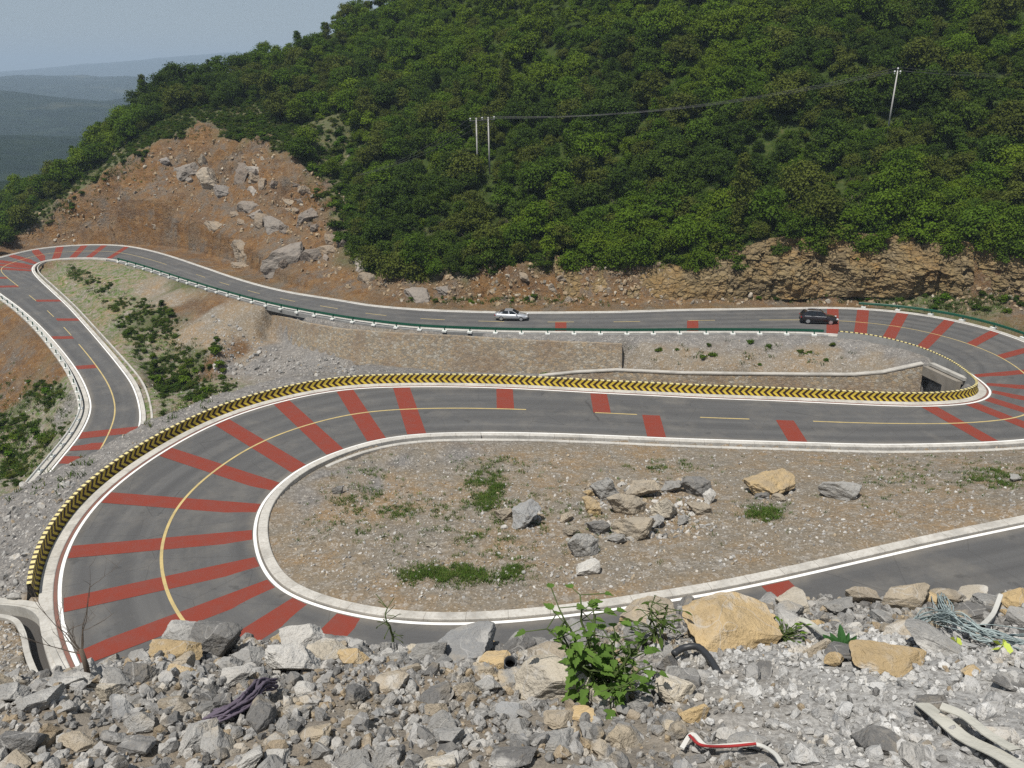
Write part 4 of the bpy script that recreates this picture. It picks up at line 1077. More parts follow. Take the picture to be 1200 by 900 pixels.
TONE = ['mid green', 'fresh green', 'dull green', 'bright green', 'dark green', 'olive green']
def tree_where(px, py):
    if px < 130: return 'on the low end of the ridge above the earth cut'
    if px < 400 and py < 130: return 'on the skyline ridge above the earth cut'
    if px < 470: return 'beside the orange earth cut'
    if py > 255 and px > 820: return 'overhanging the layered rock cliff'
    if py > 255: return 'at the wood edge above the red bank'
    if abs(px - 565) < 75 and py < 255: return 'around the twin utility poles'
    if abs(px - 1045) < 80: return 'below the single utility pole'
    if px < 640: return 'on the hillside above the silver car'
    if px < 840: return 'on the hillside between the utility poles'
    return 'high on the hillside above the black car'
FV_, FF_, FR_, FT_ = [], [], [], []; fb = 0
NIND = 298
for i, (x, y, z) in enumerate(cand):
    px, py, _ = project(np.array([x, y, z + 3]))
    ti = random.choices(range(6), [3, 3, 2, 3, 3, .5])[0]; 
    tone = min(5, max(0, int(3 + 2.2 * float(fbm(np.array([[x * .05, y * .05, 0]]), 91, 2)[0]) * 2 + random.gauss(0, 1.2)))); 
    colr = np.array(LG[[4, 2, 5, 0, 1, 3][tone]]) * random.uniform(.8, 1.2) * (.85 if ti == 5 else 1)
    tn = TONE[[4, 2, 5, 0, 1, 3][tone]]
    s = random.choice((random.uniform(.42, .7), random.uniform(.6, .9), random.uniform(.85, 1.22))); lift = random.uniform(.3, 1.0) * s
    if py > 262: s *= .9
    rz = random.uniform(0, 6.28)
    if i < NIND:
        kind = 'tall narrow' if ti == 5 else 'large' if s > .9 else 'small' if s < .62 else 'medium'
        t = thing('tree', '%s %s broadleaf tree %s' % (kind, tn, tree_where(px, py)), 'tree', (x, y, z - .2), rz, 'trees of the hillside wood')
        t.scale = (s, s, s * random.uniform(.85, 1.15))
        a = add('trunk', TRUNK_M[i % 3], t); c = add('crown', TREE_M[ti], t); c.location = (0, 0, lift); c.color = tuple(colr) + (1,)
    else:
        v, f, r = TREE_A[ti]; keep = slice(None)
        cz, sz_ = math.cos(rz), math.sin(rz); vv = v * s
        vv = np.stack([vv[:, 0] * cz - vv[:, 1] * sz_ + x, vv[:, 0] * sz_ + vv[:, 1] * cz + y, vv[:, 2] + z + lift - .2], 1)
        FV_.append(vv); FF_.append(f + fb); fb += len(vv); FR_.append(r); FT_.append(np.tile(np.append(colr, 1), (len(f), 1)))
und = crown_arr(480, 2.6, 1.5, 9, 60, .16)
for _ in range(9000):
    h = tin_hit(random.uniform(-60, 1400), random.uniform(-20, 335))
    if h is None or not 95 < h[1] < 290: continue
    x, y = h[0] + random.uniform(-1, 1), h[1] + random.uniform(-1.5, 1.5); cv, e = cover(x, y)
    if cv[4] < .5 or e < 5: continue
    z = drop(x, y)
    if z is None: continue
    v, f, r = und; s = random.uniform(.6, 1.2); cz, sz_ = math.cos(x * 7), math.sin(x * 7); vv = v * s
    if len(FV_) > 3400: break
    FV_.append(np.stack([vv[:, 0] * cz - vv[:, 1] * sz_ + x, vv[:, 0] * sz_ + vv[:, 1] * cz + y, vv[:, 2] + z - .1], 1)); FF_.append(f + fb); fb += len(vv); FR_.append(r)
    FT_.append(np.tile(np.append(np.array(random.choice(LG)) * random.uniform(.7, 1.1), 1), (len(f), 1)))
if FV_:
    add('forest', np_mesh('forest', np.concatenate(FV_), np.concatenate(FF_), False, {'rnd': ('FACE', 'FLOAT', np.concatenate(FR_)), 'tint': ('FACE', 'FLOAT_COLOR', np.concatenate(FT_))}, mats=[M['leaf_a']]),
        kind='stuff', label='dense green wood covering the upper hillside and ridge', cat='forest')

# ------------------------------------------------------------------ shrubs and grass
SH_A = [crown_arr(500 + i, 1.5, .95, 9, 70, .10) for i in range(3)] + [crown_arr(510, 1.9, .8, 10, 70, .11), crown_arr(511, 1.2, 1.3, 9, 70, .10)]
SH_M = [crown_mesh('shrub', a, M['leaf']) for a in SH_A]
def shrubs(x, y, rx, ry, n, size, words, group, tones=(0, 1, 2, 4)):
    for _ in range(int(n * .66)):
        a = random.uniform(0, 6.28); r = math.sqrt(random.random())
        q = hit(x + rx * r * math.cos(a), y + ry * r * math.sin(a))
        if q is None or cover(q[0], q[1])[1] < 1.6 or q[1] < 15: continue
        t = random.choice(tones); s = random.uniform(*size)
        o = add('shrub', random.choice(SH_M), label='%s %s shrub %s' % ('low' if s < sum(size) / 2 else 'bushy', TONE[t], words), cat='shrub', group=group, loc=(q[0], q[1], q[2] - .08))
        o.color = tuple(c * random.uniform(.85, 1.15) for c in LG[t]) + (1,); o.scale = (s, s, s * random.uniform(.7, 1.1)); o.rotation_euler = (0, 0, random.uniform(0, 6.28))
shrubs(215, 428, 52, 44, 26, (.6, 1.35), 'down in the gully below the hairpin', 'shrubs in the gully')
shrubs(195, 452, 26, 22, 14, (.8, 1.6), 'at the mouth of the gully by the road', 'shrubs in the gully')
shrubs(168, 378, 34, 34, 22, (.5, 1.1), 'on the slope above the gully', 'shrubs in the gully')
shrubs(240, 440, 30, 20, 6, (.5, 1.0), 'among the grey rubble beside the gully', 'shrubs in the gully')
shrubs(30, 510, 45, 35, 22, (.7, 1.4), 'on the slope outside the guard rail', 'shrubs below the guard rail')
shrubs(45, 455, 25, 12, 6, (.5, .9), 'on the bare earth outside the guard rail', 'shrubs below the guard rail')
for a, b in ((40,255),(70,238),(95,222),(120,205),(150,186),(175,170),(200,158)): shrubs(a - 6, b - 2, 26, 15, 13, (.6, 1.3), 'on the grassy rim of the earth cut', 'shrubs on the rim of the cut', (0, 2, 5, 4))
shrubs(392, 205, 34, 50, 60, (.8, 1.8), 'creeping down beside the earth cut', 'shrubs on the rim of the cut')
shrubs(408, 215, 20, 48, 46, (1.0, 2.0), 'in the strip of scrub by the wood edge', 'shrubs on the rim of the cut')
shrubs(320, 152, 60, 14, 34, (.8, 1.7), 'along the top of the earth cut', 'shrubs on the rim of the cut')
shrubs(420, 275, 26, 30, 24, (1.2, 2.3), 'between the earth cut and the wood', 'shrubs on the rim of the cut')
shrubs(880, 415, 190, 14, 22, (.3, .7), 'on the gravel bank above the stone wall', 'weeds on the gravel bank')
shrubs(1130, 355, 80, 14, 24, (.5, 1.1), 'at the foot of the layered cliff by the green rail', 'shrubs under the cliff')
shrubs(960, 345, 100, 8, 10, (.4, .9), 'at the foot of the layered cliff behind the black car', 'shrubs under the cliff')
shrubs(590, 352, 110, 4, 16, (.4, .9), 'on the verge behind the silver car', 'shrubs under the cliff')
shrubs(660, 438, 90, 3, 8, (.3, .6), 'at the foot of the long stone wall', 'weeds on the gravel bank')
def scrub(name, N, boxes, cls, thr, size, label, sp, nd=-.3):
    V = []; F = []; Rn = []; T = []; b = 0; cell2 = {}
    arr = [crown_arr(620 + i, 1.5, .8, 7, 45, .085) for i in range(3)]
    for x0, y0, x1, y1, n_ in boxes:
        for _ in range(n_):
            q = hit(random.uniform(x0, x1), random.uniform(y0, y1))
            if q is None or q[1] < 40: continue
            cv, e = cover(q[0], q[1])
            if sum(cv[c] for c in cls) < thr or e < 2.2: continue
            if fbm(np.array([[q[0] * .35, q[1] * .35, 0]]), 97, 3)[0] + random.gauss(0, .1) < nd: continue
            k2 = (int(q[0] / sp), int(q[1] / sp))
            if k2 in cell2: continue
            cell2[k2] = 1; v, f, r = random.choice(arr); s = random.uniform(*size); a = random.uniform(0, 6.28); ca, sa = math.cos(a) * s, math.sin(a) * s
            V.append(np.stack([v[:, 0] * ca - v[:, 1] * sa + q[0], v[:, 0] * sa + v[:, 1] * ca + q[1], v[:, 2] * s * random.uniform(.7, 1.1) + q[2] - .08], 1)); F.append(f + b); b += len(v); Rn.append(r)
            T.append(np.tile(np.append(np.array(random.choice((LG[0], LG[2], LG[4], LG[4], LG[5]))) * random.uniform(.75, 1.15), 1), (len(f), 1)))
    add(name, np_mesh(name, np.concatenate(V), np.concatenate(F), False, {'rnd': ('FACE', 'FLOAT', np.concatenate(Rn)), 'tint': ('FACE', 'FLOAT_COLOR', np.concatenate(T))}, mats=[M['leaf_a']]), kind='stuff', label=label, cat='undergrowth')
scrub('undergrowth', 0, [(0,150,250,300,5200),(250,130,460,345,3600)], (3, 4, 5), .5, (.45, 1.1), 'dense low scrub covering the rim of the earth cut', .85, -.12)
scrub('undergrowth', 0, [(150,105,350,178,5200)], (3, 4, 5), .35, (.5, 1.2), 'dense green scrub between the top of the earth cut and the ridge trees', .8, -.6)
scrub('undergrowth', 0, [(110,350,280,500,3000),(0,440,100,570,1600),(60,305,150,370,500)], (3, 5), .36, (.3, .85), 'tangled green undergrowth filling the gully and outer slope', .62, -.02)
scrub('undergrowth', 0, [(1010,340,1200,390,700)], (2, 5, 3), .5, (.3, .6), 'low scrub at the foot of the layered cliff', .8, .12)
def grass(name, patches, label, hgt=.28):
    V = []; T = []; RN = []
    for x, y, rx, ry, n, dens in patches:
        for _ in range(n):
            q = hit(x + rx * random.gauss(0, .55), y + ry * random.gauss(0, .55))
            if q is None or cover(q[0], q[1])[1] < 1.7 or q[1] < 15: continue
            if fbm(np.array([[q[0] * 1.1, q[1] * 1.1, 0]]), 95, 4)[0] + random.gauss(0, .16) < dens: continue
            c = np.array(random.choice(((.07, .14, .02), (.09, .16, .025), (.055, .105, .018), (.13, .15, .045)))) * random.uniform(.8, 1.2) * (.8 if hgt > .3 else 1.1)
            for _b in range(11):
                b = random.uniform(0, 6.28); L = hgt * random.uniform(.4, 1.1); w = hgt * .075 * random.uniform(.6, 1.4); o = q + np.array([random.gauss(0, hgt * .5), random.gauss(0, hgt * .5), -.02])
                side = np.array([-math.sin(b), math.cos(b), 0]) * w; out = np.array([math.cos(b), math.sin(b), 0])
                m = o + out * L * .3 + UP * L * .6; e = o + out * L * .75 + UP * L * .85
                V += [o - side, o + side, m + side * .8, m - side * .8, m - side * .8, m + side * .8, e + side * .15, e - side * .15]
                T += [np.append(c, 1)] * 2; r_ = random.random(); RN += [r_, r_]
    V = np.array(V); F = np.arange(len(V)).reshape(-1, 4)
    return add(name, np_mesh(name, V, F, False, {'rnd': ('FACE', 'FLOAT', RN), 'tint': ('FACE', 'FLOAT_COLOR', np.array(T))}, mats=[M['grass']]), kind='stuff', label=label, cat='grass')
grass('grass', [(572,572,20,22,800,-.1),(535,672,48,12,900,.02),(600,668,22,12,300,-.05),(500,676,30,8,300,0),(780,546,40,7,260,0),(895,602,20,8,420,-.4),(1170,560,45,14,600,-.05),(440,600,60,40,900,.08),(560,610,55,40,700,.1),
               (620,600,120,60,400,.15),(800,600,200,60,300,.2),(1060,560,100,25,300,.08),(420,560,40,20,200,.05),(590,545,60,10,160,.1)], 'low green grass growing in patches on the gravel island', .20)
grass('verge_grass', [(105,320,50,9,500,-.2),(80,335,14,14,220,-.2),(100,350,26,20,300,0),(160,400,40,50,420,-.05),(210,440,45,40,480,-.1),(30,510,55,50,900,-.05),(50,460,30,15,160,0),(108,196,60,20,900,-.1),(48,240,45,14,700,-.1),(185,152,50,10,500,-.1),(395,205,30,45,900,-.1),(320,155,50,12,500,-.1),
                     (1120,354,80,15,420,-.1),(590,353,110,5,260,-.1),(900,418,180,14,160,.15),(960,350,90,6,100,0)], 'rough grass on the road verges, gully and slopes', .42)

# ------------------------------------------------------------------ stone walls
def wall(T, Bt, name, label, cap=True, th=.55):
    T = [np.asarray(p) for p in T]; t = thing(name, label, 'wall', tuple(Bt[0])); o = np.array(Bt[0])
    s = np.linspace(0, 1, len(T)); u = np.linspace(0, 1, 160)
    tt = np.stack([np.interp(u, s, [p[k] for p in T]) for k in range(3)], 1); bb = np.stack([np.interp(u, s, [p[k] for p in Bt]) for k in range(3)], 1); bb[:, 2] -= .6
    rows = 14; w = np.linspace(0, 1, rows)[:, None, None]
    V = bb[None] * (1 - w) + tt[None] * w
    V[..., 1] -= .10 * np.abs(fbm(V * 1.3, 21, 3)) ; V[..., 2] += 0
    top = tt + np.array([0, th, 0]); back = top - np.array([0, 0, 1.2])
    V = np.concatenate([V, top[None], back[None]], 0)
    V = V - o
    add('masonry', np_mesh('masonry', V.reshape(-1, 3), grid_faces(rows + 2, 160)[:, ::1], False, mats=[M['masonry']]), t)
    e = MB()
    for i in (0, -1): e.quad([bb[i] - o, tt[i] - o, top[i] - o, bb[i] + np.array([0, th, 0]) - o])
    e.build('wall_end', M['masonry'], t)
    if cap:
        c0 = tt - o + np.array([0, -.12, 0]); prof = np.array([[0, 0, 0], [0, 0, .14], [0, th + .15, .14], [0, th + .15, -.05]])
        CVv = c0[None] + prof[:, None, :]
        add('coping', np_mesh('coping', CVv.reshape(-1, 3), grid_faces(4, 160), False, mats=[M['concrete']]), t)
    return t
wall(W1T, W1B, 'stone_wall', 'long rubble stone retaining wall under the guard rail of the upper road', cap=False)
wall(W2T, W2B, 'stone_wall', 'lower stone retaining wall with concrete coping behind the chevron barrier')
# joint in the long wall
p = (W1T[4] + W1B[4]) / 2

# culvert under the hairpin
HD = (HW2 - HW1); HLn = float(np.hypot(HD[0], HD[1])); HA = math.atan2(HD[1], HD[0])
cul = thing('culvert', 'concrete box culvert with dark opening under the hairpin bend', 'culvert', tuple(HW1), HA)
slope = (HW2[2] - HW1[2]) / HLn
m = MB()
def hw_seg(mb, x0, x1, zt0, zt1, zb0, zb1, y0, y1):
    c = [(x0, y0, zb0), (x1, y0, zb1), (x1, y1, zb1), (x0, y1, zb0), (x0, y0, zt0), (x1, y0, zt1), (x1, y1, zt1), (x0, y1, zt0)]
    b = len(mb.v); mb.v += c
    for q in ((3, 2, 1, 0), (4, 5, 6, 7), (0, 1, 5, 4), (1, 2, 6, 5), (2, 3, 7, 6), (3, 0, 4, 7)): mb.f.append(tuple(b + i for i in q))
sgn = 1 if (np.array([-math.sin(HA), math.cos(HA)]) @ CULN[:2]) < 0 else -1       # +y local points into the bank
OW = HLn * .62
hw_seg(m, -.3, HLn, .0, slope * HLn, -1.05, slope * HLn - 1.05, 0, sgn * .5)              # lintel strip
hw_seg(m, OW, HLn, slope * OW - 1.05, slope * HLn - 1.05, -7, -7, 0, sgn * .5)           # jamb beside the opening
m.build('headwall', M['stained'], cul)
m = MB(); hw_seg(m, -.3, HLn * 1.02, .42, slope * HLn + .42, .12, slope * HLn + .12, sgn * .55, sgn * 1.15); m.build('coping', M['pale'], cul)
m = MB(); hw_seg(m, -.3, HLn, .02, slope * HLn + .02, -.3, slope * HLn - .3, sgn * .5, sgn * 3.4); m.build('roof_slab', M['stained'], cul)
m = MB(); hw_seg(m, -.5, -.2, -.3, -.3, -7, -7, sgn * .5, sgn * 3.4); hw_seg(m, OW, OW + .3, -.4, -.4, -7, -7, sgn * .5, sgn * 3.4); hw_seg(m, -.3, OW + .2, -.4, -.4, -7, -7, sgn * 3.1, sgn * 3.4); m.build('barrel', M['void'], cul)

# ------------------------------------------------------------------ chevron barrier
b0, b1 = kst(34.35), kst(61.85)
org = EB[b0].copy()
bar = thing('chevron_barrier', 'long black and yellow chevron crash barrier round the bends', 'crash barrier', tuple(org))
def bpart(name, prof, mat, vr=None):
    V, F, U = prof_extrude(b0, b1, fB, prof)
    if vr is not None: U = U.copy(); U[:, 1] = np.tile(vr, len(U) // len(vr))
    return add(name, np_mesh(name, V - org, F, uv=U, mats=[mat]), bar)
bpart('painted_face', [(1.00, .0), (1.13, .33), (1.19, .76)], M['chev'], [0, .46, 1.0])
def m_cap():
    k = NT('cap_blocks'); u = k.n('SeparateXYZ', i={0: k.uv()})
    f = k.math('GREATER_THAN', k.math('FRACT', k.math('DIVIDE', u.outputs[0], .58)), .42)
    k.set('Base Color', k.mix(f, (.075, .055, .04), (.66, .57, .26))); k.set('Roughness', .6); return k.m
bpart('cap', [(1.187, .74), (1.175, .82), (1.41, .82), (1.40, .74)], m_cap())
bpart('concrete_body', [(1.395, .76), (1.46, .33), (1.66, -1.1)], M['greyc'])
for i in (b0, b1):
    m = MB(); m.quad([fB(o)(np.array([i]))[0] + UP * z - org for o, z in [(1.00, -.3), (1.00, 0), (1.13, .33), (1.19, .76), (1.39, .76), (1.46, .33), (1.62, -.3)]]); m.build('end_face', M['chev'], bar)

# ------------------------------------------------------------------ guard rails
post_m = MB(); post_m.box((0, 0, .25), (.13, .13, 1.0)); POST = post_m.mesh('post', M['green_metal'])
blk = MB(); blk.box((0, -.05, .06), (.6, .55, .22)); BLOCK = blk.mesh('base_block', M['white_metal'])
def guard(name, label, i0, i1, base, o, mat, every, bmat=None):
    org = base(o)(np.array([i0]))[0]; t = thing(name, label, 'guard rail', tuple(org)); sg = 1
    prof = [(o, .44), (o - .05, .50), (o - .05, .56), (o, .60), (o - .05, .64), (o - .05, .72), (o, .78), (o + .025, .78), (o + .03, .60), (o + .025, .44)]
    V, F, U = prof_extrude(i0, i1, base, prof); add('rail', np_mesh('rail', V - org, F, uv=U, mats=[mat]), t)
    d = 0
    for i in range(i0 + 1, i1, every):
        p = base(o + .14)(np.array([i]))[0] - org; a = math.atan2(TT[i, 1], TT[i, 0])
        c = add('post', POST, t, loc=tuple(p)); c.rotation_euler = (0, 0, a)
        add('base_block', BLOCK, c)
    return t
guard('guard_rail', 'long dark green guard rail on the near side of the upper road', kst(19.3), kst(33.9), fB, .75 + .25, M['green_metal'], 6)
guard('guard_rail', 'pale guard rail on the outer side of the road down in the gully', 0, kst(10.6), fA, .75 + .25, M['white_metal'], 5)
guard('guard_rail', 'green guard rail under the layered cliff at the hairpin', kst(34.9), kst(43), fA, .75 + .30, M['green_metal'], 6)
# pale strip of concrete under the long rail
flat('rail_footing', [prof_extrude(kst(19), kst(34.1), fB, [(.78, -.1), (.78, .03), (1.3, .03), (1.3, -.6)])], M['greyc'], kind='structure')
flat('rail_footing', [prof_extrude(0, kst(10.8), fA, [(.78, -.1), (.78, .05), (1.45, .05), (1.45, -.6)])], M['pale'], kind='structure')

# ------------------------------------------------------------------ drain channel beside the big bend
dt = thing('drain_channel', 'open concrete drain channel curving along the outside of the big bend', 'drain', tuple(dr[1])); oo = dr[1]
def sweep_line(pts, prof, nsub=10):
    P = np.array(pts); s = np.arange(len(P), dtype=float); q = catmull(P, s, np.linspace(0, len(P) - 1, nsub * len(P)))
    t = np.gradient(q, axis=0); t[:, 2] = 0; t /= np.linalg.norm(t, axis=1)[:, None]; n = np.stack([t[:, 1], -t[:, 0], 0 * t[:, 0]], 1)
    V = np.stack([q + n * o + UP * z for o, z in prof], 1); return V.reshape(-1, 3), grid_faces(len(q), len(prof))
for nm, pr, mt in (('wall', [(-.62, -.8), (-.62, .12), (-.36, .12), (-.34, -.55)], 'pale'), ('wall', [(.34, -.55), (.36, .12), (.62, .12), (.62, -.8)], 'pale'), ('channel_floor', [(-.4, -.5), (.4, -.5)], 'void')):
    V, F = sweep_line(dr, pr); add(nm, np_mesh(nm, V - oo, F, mats=[M[mt]]), dt)
V, F = sweep_line([PH(-70,700,26.35), PH(0,706,26.0), PH(30,709,25.85), PH(50,713,25.75)], [(-.2, -.4), (-.2, .14), (.2, .14), (.2, -.4)])
add('branch_kerb', np_mesh('branch_kerb', V - oo, F, mats=[M['pale']]), dt)

# ------------------------------------------------------------------ utility poles and cables
def pole_tops(bx, by, tx, ty):
    b = hit(bx, by); return b, PY(tx, ty, b[1])
b1_, t1_ = pole_tops(560, 206, 558, 138); b2_ = np.array([0, 0, 0]); t2_ = PY(572, 137, b1_[1]); 
gz2 = drop(PY(574, 196, b1_[1])[0], b1_[1]); b2_ = np.array([PY(574, 196, b1_[1])[0], b1_[1], gz2])
tp = thing('utility_pole', 'twin concrete utility poles joined by a crossarm in the wood', 'utility pole', tuple(b1_))
for b, t in ((b1_, t1_), (b2_, t2_)):
    m = MB(); m.tube([b - b1_ - UP * .5, t - b1_], [.17, .11], 10); m.build('pole', M['pole'], tp, True)
m = MB(); a = t1_ - b1_ - UP * .5; c = t2_ - b1_ - UP * .5; m.tube([a + (a - c) * .55, c + (c - a) * .55], .09, 6); m.build('crossarm', M['dark_iron'], tp)
ins = []
for q in (-.5, .5, 1.5):
    p = a + (c - a) * q; m = MB(); m.tube([p, p + UP * .3], [.06, .06], 6); m.tube([p + UP * .3, p + UP * .38, p + UP * .55], [.12, .16, .07], 8); m.build('insulator', M['porcelain'], tp); ins.append(p + UP * .55 + b1_)
m = MB(); m.tube([c - UP * 2, c + (c - a) * .5], .05, 6); m.build('brace', M['dark_iron'], tp)
b3, t3 = pole_tops(1040, 155, 1052, 83)
sp = thing('utility_pole', 'single leaning concrete utility pole higher on the wooded hill', 'utility pole', tuple(b3))
m = MB(); m.tube([-UP * .5, t3 - b3], [.16, .09], 10); m.build('pole', M['pole'], sp, True)
a3 = t3 - b3 - UP * .5; m = MB(); m.tube([a3 - np.array([.5, 0, 0]), a3 + np.array([.5, 0, 0])], .06, 6); m.build('crossarm', M['dark_iron'], sp)
ins3 = []
for q in (-1, 0, 1):
    p = a3 + np.array([q * .45, 0, 0 if q else .45]); m = MB(); m.tube([p, p + UP * .3], .06, 6); m.tube([p + UP * .3, p + UP * .38, p + UP * .55], [.12, .16, .07], 8); m.build('insulator', M['porcelain'], sp); ins3.append(p + UP * .55 + b3)
end4 = [PY(1500, 60 + 4 * q, t3[1] + 10) for q in range(3)]
endL = [PY(418 + 3 * q, 205, b1_[1] - 4) for q in range(3)]
def wire(a, b, sag, label):
    pts = [a + (b - a) * t - UP * sag * 4 * t * (1 - t) for t in np.linspace(0, 1, 24)]
    m = MB(); m.tube(pts, .017, 5); o = m.build('power_cable', M['cable']); o['label'] = label; o['category'] = 'cable'; o['group'] = 'power cables over the wood'
wn = ('outer', 'middle', 'inner')
for q in range(3):
    wire(ins[q], ins3[q], 2.2, '%s power cable strung between the twin poles and the single pole' % wn[q])
    wire(ins3[q], end4[q], 2.0, '%s power cable running on from the single pole over the upper wood' % wn[q])
    wire(ins[q], endL[q], 1.2, '%s power cable dropping from the twin poles towards the earth cut' % wn[q])

# ------------------------------------------------------------------ cars
def loft(secs, nprof):
    V = np.array(secs).reshape(-1, 3); F = grid_faces(len(secs), nprof).tolist()
    F.append(list(range(nprof))[::-1]); F.append([(len(secs) - 1) * nprof + k for k in range(nprof)])
    return V.tolist(), F
def car(name, label, px, py, L, Wd, H, suv, paint):
    i = pst(px, 375); base = hit(px, py)
    # lateral seat on the carriageway
    g = PH(px, py, EYE_Z - CC[i, 2]); a = math.atan2(TT[i, 1], TT[i, 0])
    t = thing(name, label, 'car', (g[0], g[1], CC[i, 2] + .002), a)
    gc = .20
    if suv: prof = [(-.5, .46, .86), (-.485, .40, 1.02), (-.44, .34, 1.08), (-.2, .30, 1.08), (.10, .30, 1.05), (.24, .30, 1.02), (.38, .30, .95), (.46, .34, .86), (.495, .42, .70)]
    else: prof = [(-.5, .42, .70), (-.49, .34, .90), (-.42, .28, .97), (-.25, .25, .95), (.05, .25, .93), (.18, .25, .92), (.34, .26, .84), (.45, .30, .74), (.495, .38, .60)]
    secs = []
    for fx, zb, zt in prof:
        e = 1 - .16 * max(0, abs(fx) - .33) / .17; w = Wd / 2 * e; x = fx * L
        secs.append([(x, -w * .86, zb), (x, -w * .98, zb + .10), (x, -w, (zb + zt) / 2), (x, -w * .95, zt - .08), (x, -w * .84, zt), (x, 0, zt + .025), (x, w * .84, zt), (x, w * .95, zt - .08), (x, w, (zb + zt) / 2), (x, w * .98, zb + .10), (x, w * .86, zb), (x, 0, zb)])
    V, F = loft(secs, 12); V2 = V
    me = bpy.data.meshes.new('body'); F2 = F + [[r * 12 + 11, r * 12, (r + 1) * 12, (r + 1) * 12 + 11] for r in range(len(secs) - 1)]
    me.from_pydata(V2, [], F2); bm = bmesh.new(); bm.from_mesh(me); bmesh.ops.recalc_face_normals(bm, faces=bm.faces); bm.to_mesh(me); bm.free(); me.materials.append(paint)
    me.polygons.foreach_set('use_smooth', np.full(len(me.polygons), True)); body = add('body', me, t)
    zt = 1.06 if suv else .94
    gh = [(-.47, .0), (-.40, .78), (-.30, 1.0), (-.12, 1.04), (.02, .98), (.13, .62), (.22, .02)] if suv else [(-.40, .0), (-.30, .62), (-.20, .94), (-.08, 1.0), (.04, .93), (.14, .48), (.23, .0)]
    def house(shrink, dz, x0=0, x1=99):
        secs = []
        for fx, f in gh:
            z = zt - .06 + (H - zt + .06) * f; wl = Wd / 2 * .85; wt = Wd / 2 * (.85 - .20 * f) * shrink
            secs.append([(fx * L, -wl * shrink, zt - .06), (fx * L, -wt, z - .03 + dz), (fx * L, -wt * .86, z + dz), (fx * L, wt * .86, z + dz), (fx * L, wt, z - .03 + dz), (fx * L, wl * shrink, zt - .06)])
        V, F = loft(secs, 6); me = bpy.data.meshes.new('h'); me.from_pydata(V, [], F); bm = bmesh.new(); bm.from_mesh(me); bmesh.ops.recalc_face_normals(bm, faces=bm.faces); bm.to_mesh(me); bm.free(); return me
    gm = house(1.0, 0); gm.name = 'windows'; gm.materials.append(M['glass']); add('windows', gm, t)
    # roof panel and pillars in body colour
    m = MB()
    rz = lambda f: zt - .06 + (H - zt + .06) * f
    top = [(fx, f) for fx, f in gh if f > .7]
    for (xa, fa), (xb, fb_) in zip(top[:-1], top[1:]):
        wa = Wd / 2 * (.85 - .2 * fa) * 1.0; wb = Wd / 2 * (.85 - .2 * fb_) * 1.0
        m.quad([(xa * L, -wa, rz(fa) + .012), (xb * L, -wb, rz(fb_) + .012), (xb * L, wb, rz(fb_) + .012), (xa * L, wa, rz(fa) + .012)])
        for s in (-1, 1): m.quad([(xa * L, s * wa * 1.02, rz(fa) - .09), (xb * L, s * wb * 1.02, rz(fb_) - .09), (xb * L, s * wb * 1.0, rz(fb_) + .012), (xa * L, s * wa, rz(fa) + .012)])
    for s in (-1, 1):
        pil = [((gh[0][0] + .03), 0, gh[1][0] + .02, gh[1][1], .045), (-.06, 0, -.08, .98, .022), (gh[-1][0] - .01, 0, gh[-3][0] + .0, gh[-3][1], .022)]
        for xa, fa, xb, fb_, hw in pil:
            wa = Wd / 2 * (.85 - .2 * fa) * 1.015; wb = Wd / 2 * (.85 - .2 * fb_) * 1.015
            m.quad([((xa - hw) * L, s * wa, rz(fa)), ((xa + hw) * L, s * wa, rz(fa)), ((xb + hw * .7) * L, s * wb, rz(fb_)), ((xb - hw * .7) * L, s * wb, rz(fb_))])
    m.build('roof', paint, t)
    r = .36 if suv else .325
    for fx in (-.30, .305):
        for s in (-1, 1):
            w = thing('wheel', None, None); w.parent = t; w.location = (fx * L, s * (Wd / 2 - .10), r)
            m = MB(); rings = [(r * .72, -.11), (r * .97, -.11), (r, -.07), (r, .07), (r * .97, .11), (r * .72, .11)]; vv = []
            for q in range(24):
                b = 2 * math.pi * q / 24; vv += [(ra * math.cos(b), yy, ra * math.sin(b)) for ra, yy in rings]
            m.v = vv
            for q in range(24):
                for k in range(5): m.f.append((q * 6 + k, q * 6 + k + 1, ((q + 1) % 24) * 6 + k + 1, ((q + 1) % 24) * 6 + k))
            m.build('tyre', M['rubber'], w, True)
            m = MB(); y = s * .085; m.v = [(0, y + s * .02, 0)] + [(r * .7 * math.cos(2 * math.pi * q / 20), y, r * .7 * math.sin(2 * math.pi * q / 20)) for q in range(20)]
            m.f = [(0, 1 + q, 1 + (q + 1) % 20) for q in range(20)]; m.build('rim', M['alloy'], w)
    e = .5 * L
    for s in (-1, 1):
        zf = .72 if suv else .60
        m = MB(); m.box((e - .16, s * Wd * .36, zf + .06), (.26, .34, .13), s * -.35); m.build('headlight', M['lamp'], t)
        m = MB(); m.box((-e + .07, s * Wd * .37, zf + .16), (.14, .30, .14), s * .2); m.build('tail_light', M['tail'], t)
        m = MB(); m.box((.17 * L, s * (Wd / 2 + .06), zt + .04), (.13, .16, .12)); m.build('mirror', paint, t)
        m = MB(); m.box((0, s * (Wd / 2 - .05), .27), (L * .44, .10, .12)); m.build('sill', M['trim'], t)
    m = MB(); m.box((e - .06, 0, .50 if suv else .42), (.14, Wd * .66, .2)); m.build('grille', M['trim'], t)
    m = MB(); m.box((-e + .04, 0, .42), (.12, Wd * .74, .18)); m.build('rear_bumper', M['trim'], t)
    for s in (-1, 1):
        m = MB(); m.tube([(-.40 * L, s * Wd * .432, zt - .02), (.16 * L, s * Wd * .432, zt - .03)], .022, 5); m.build('window_glint', M['alloy'], t)  # bright strip added to stand for the pale reflection along the windows
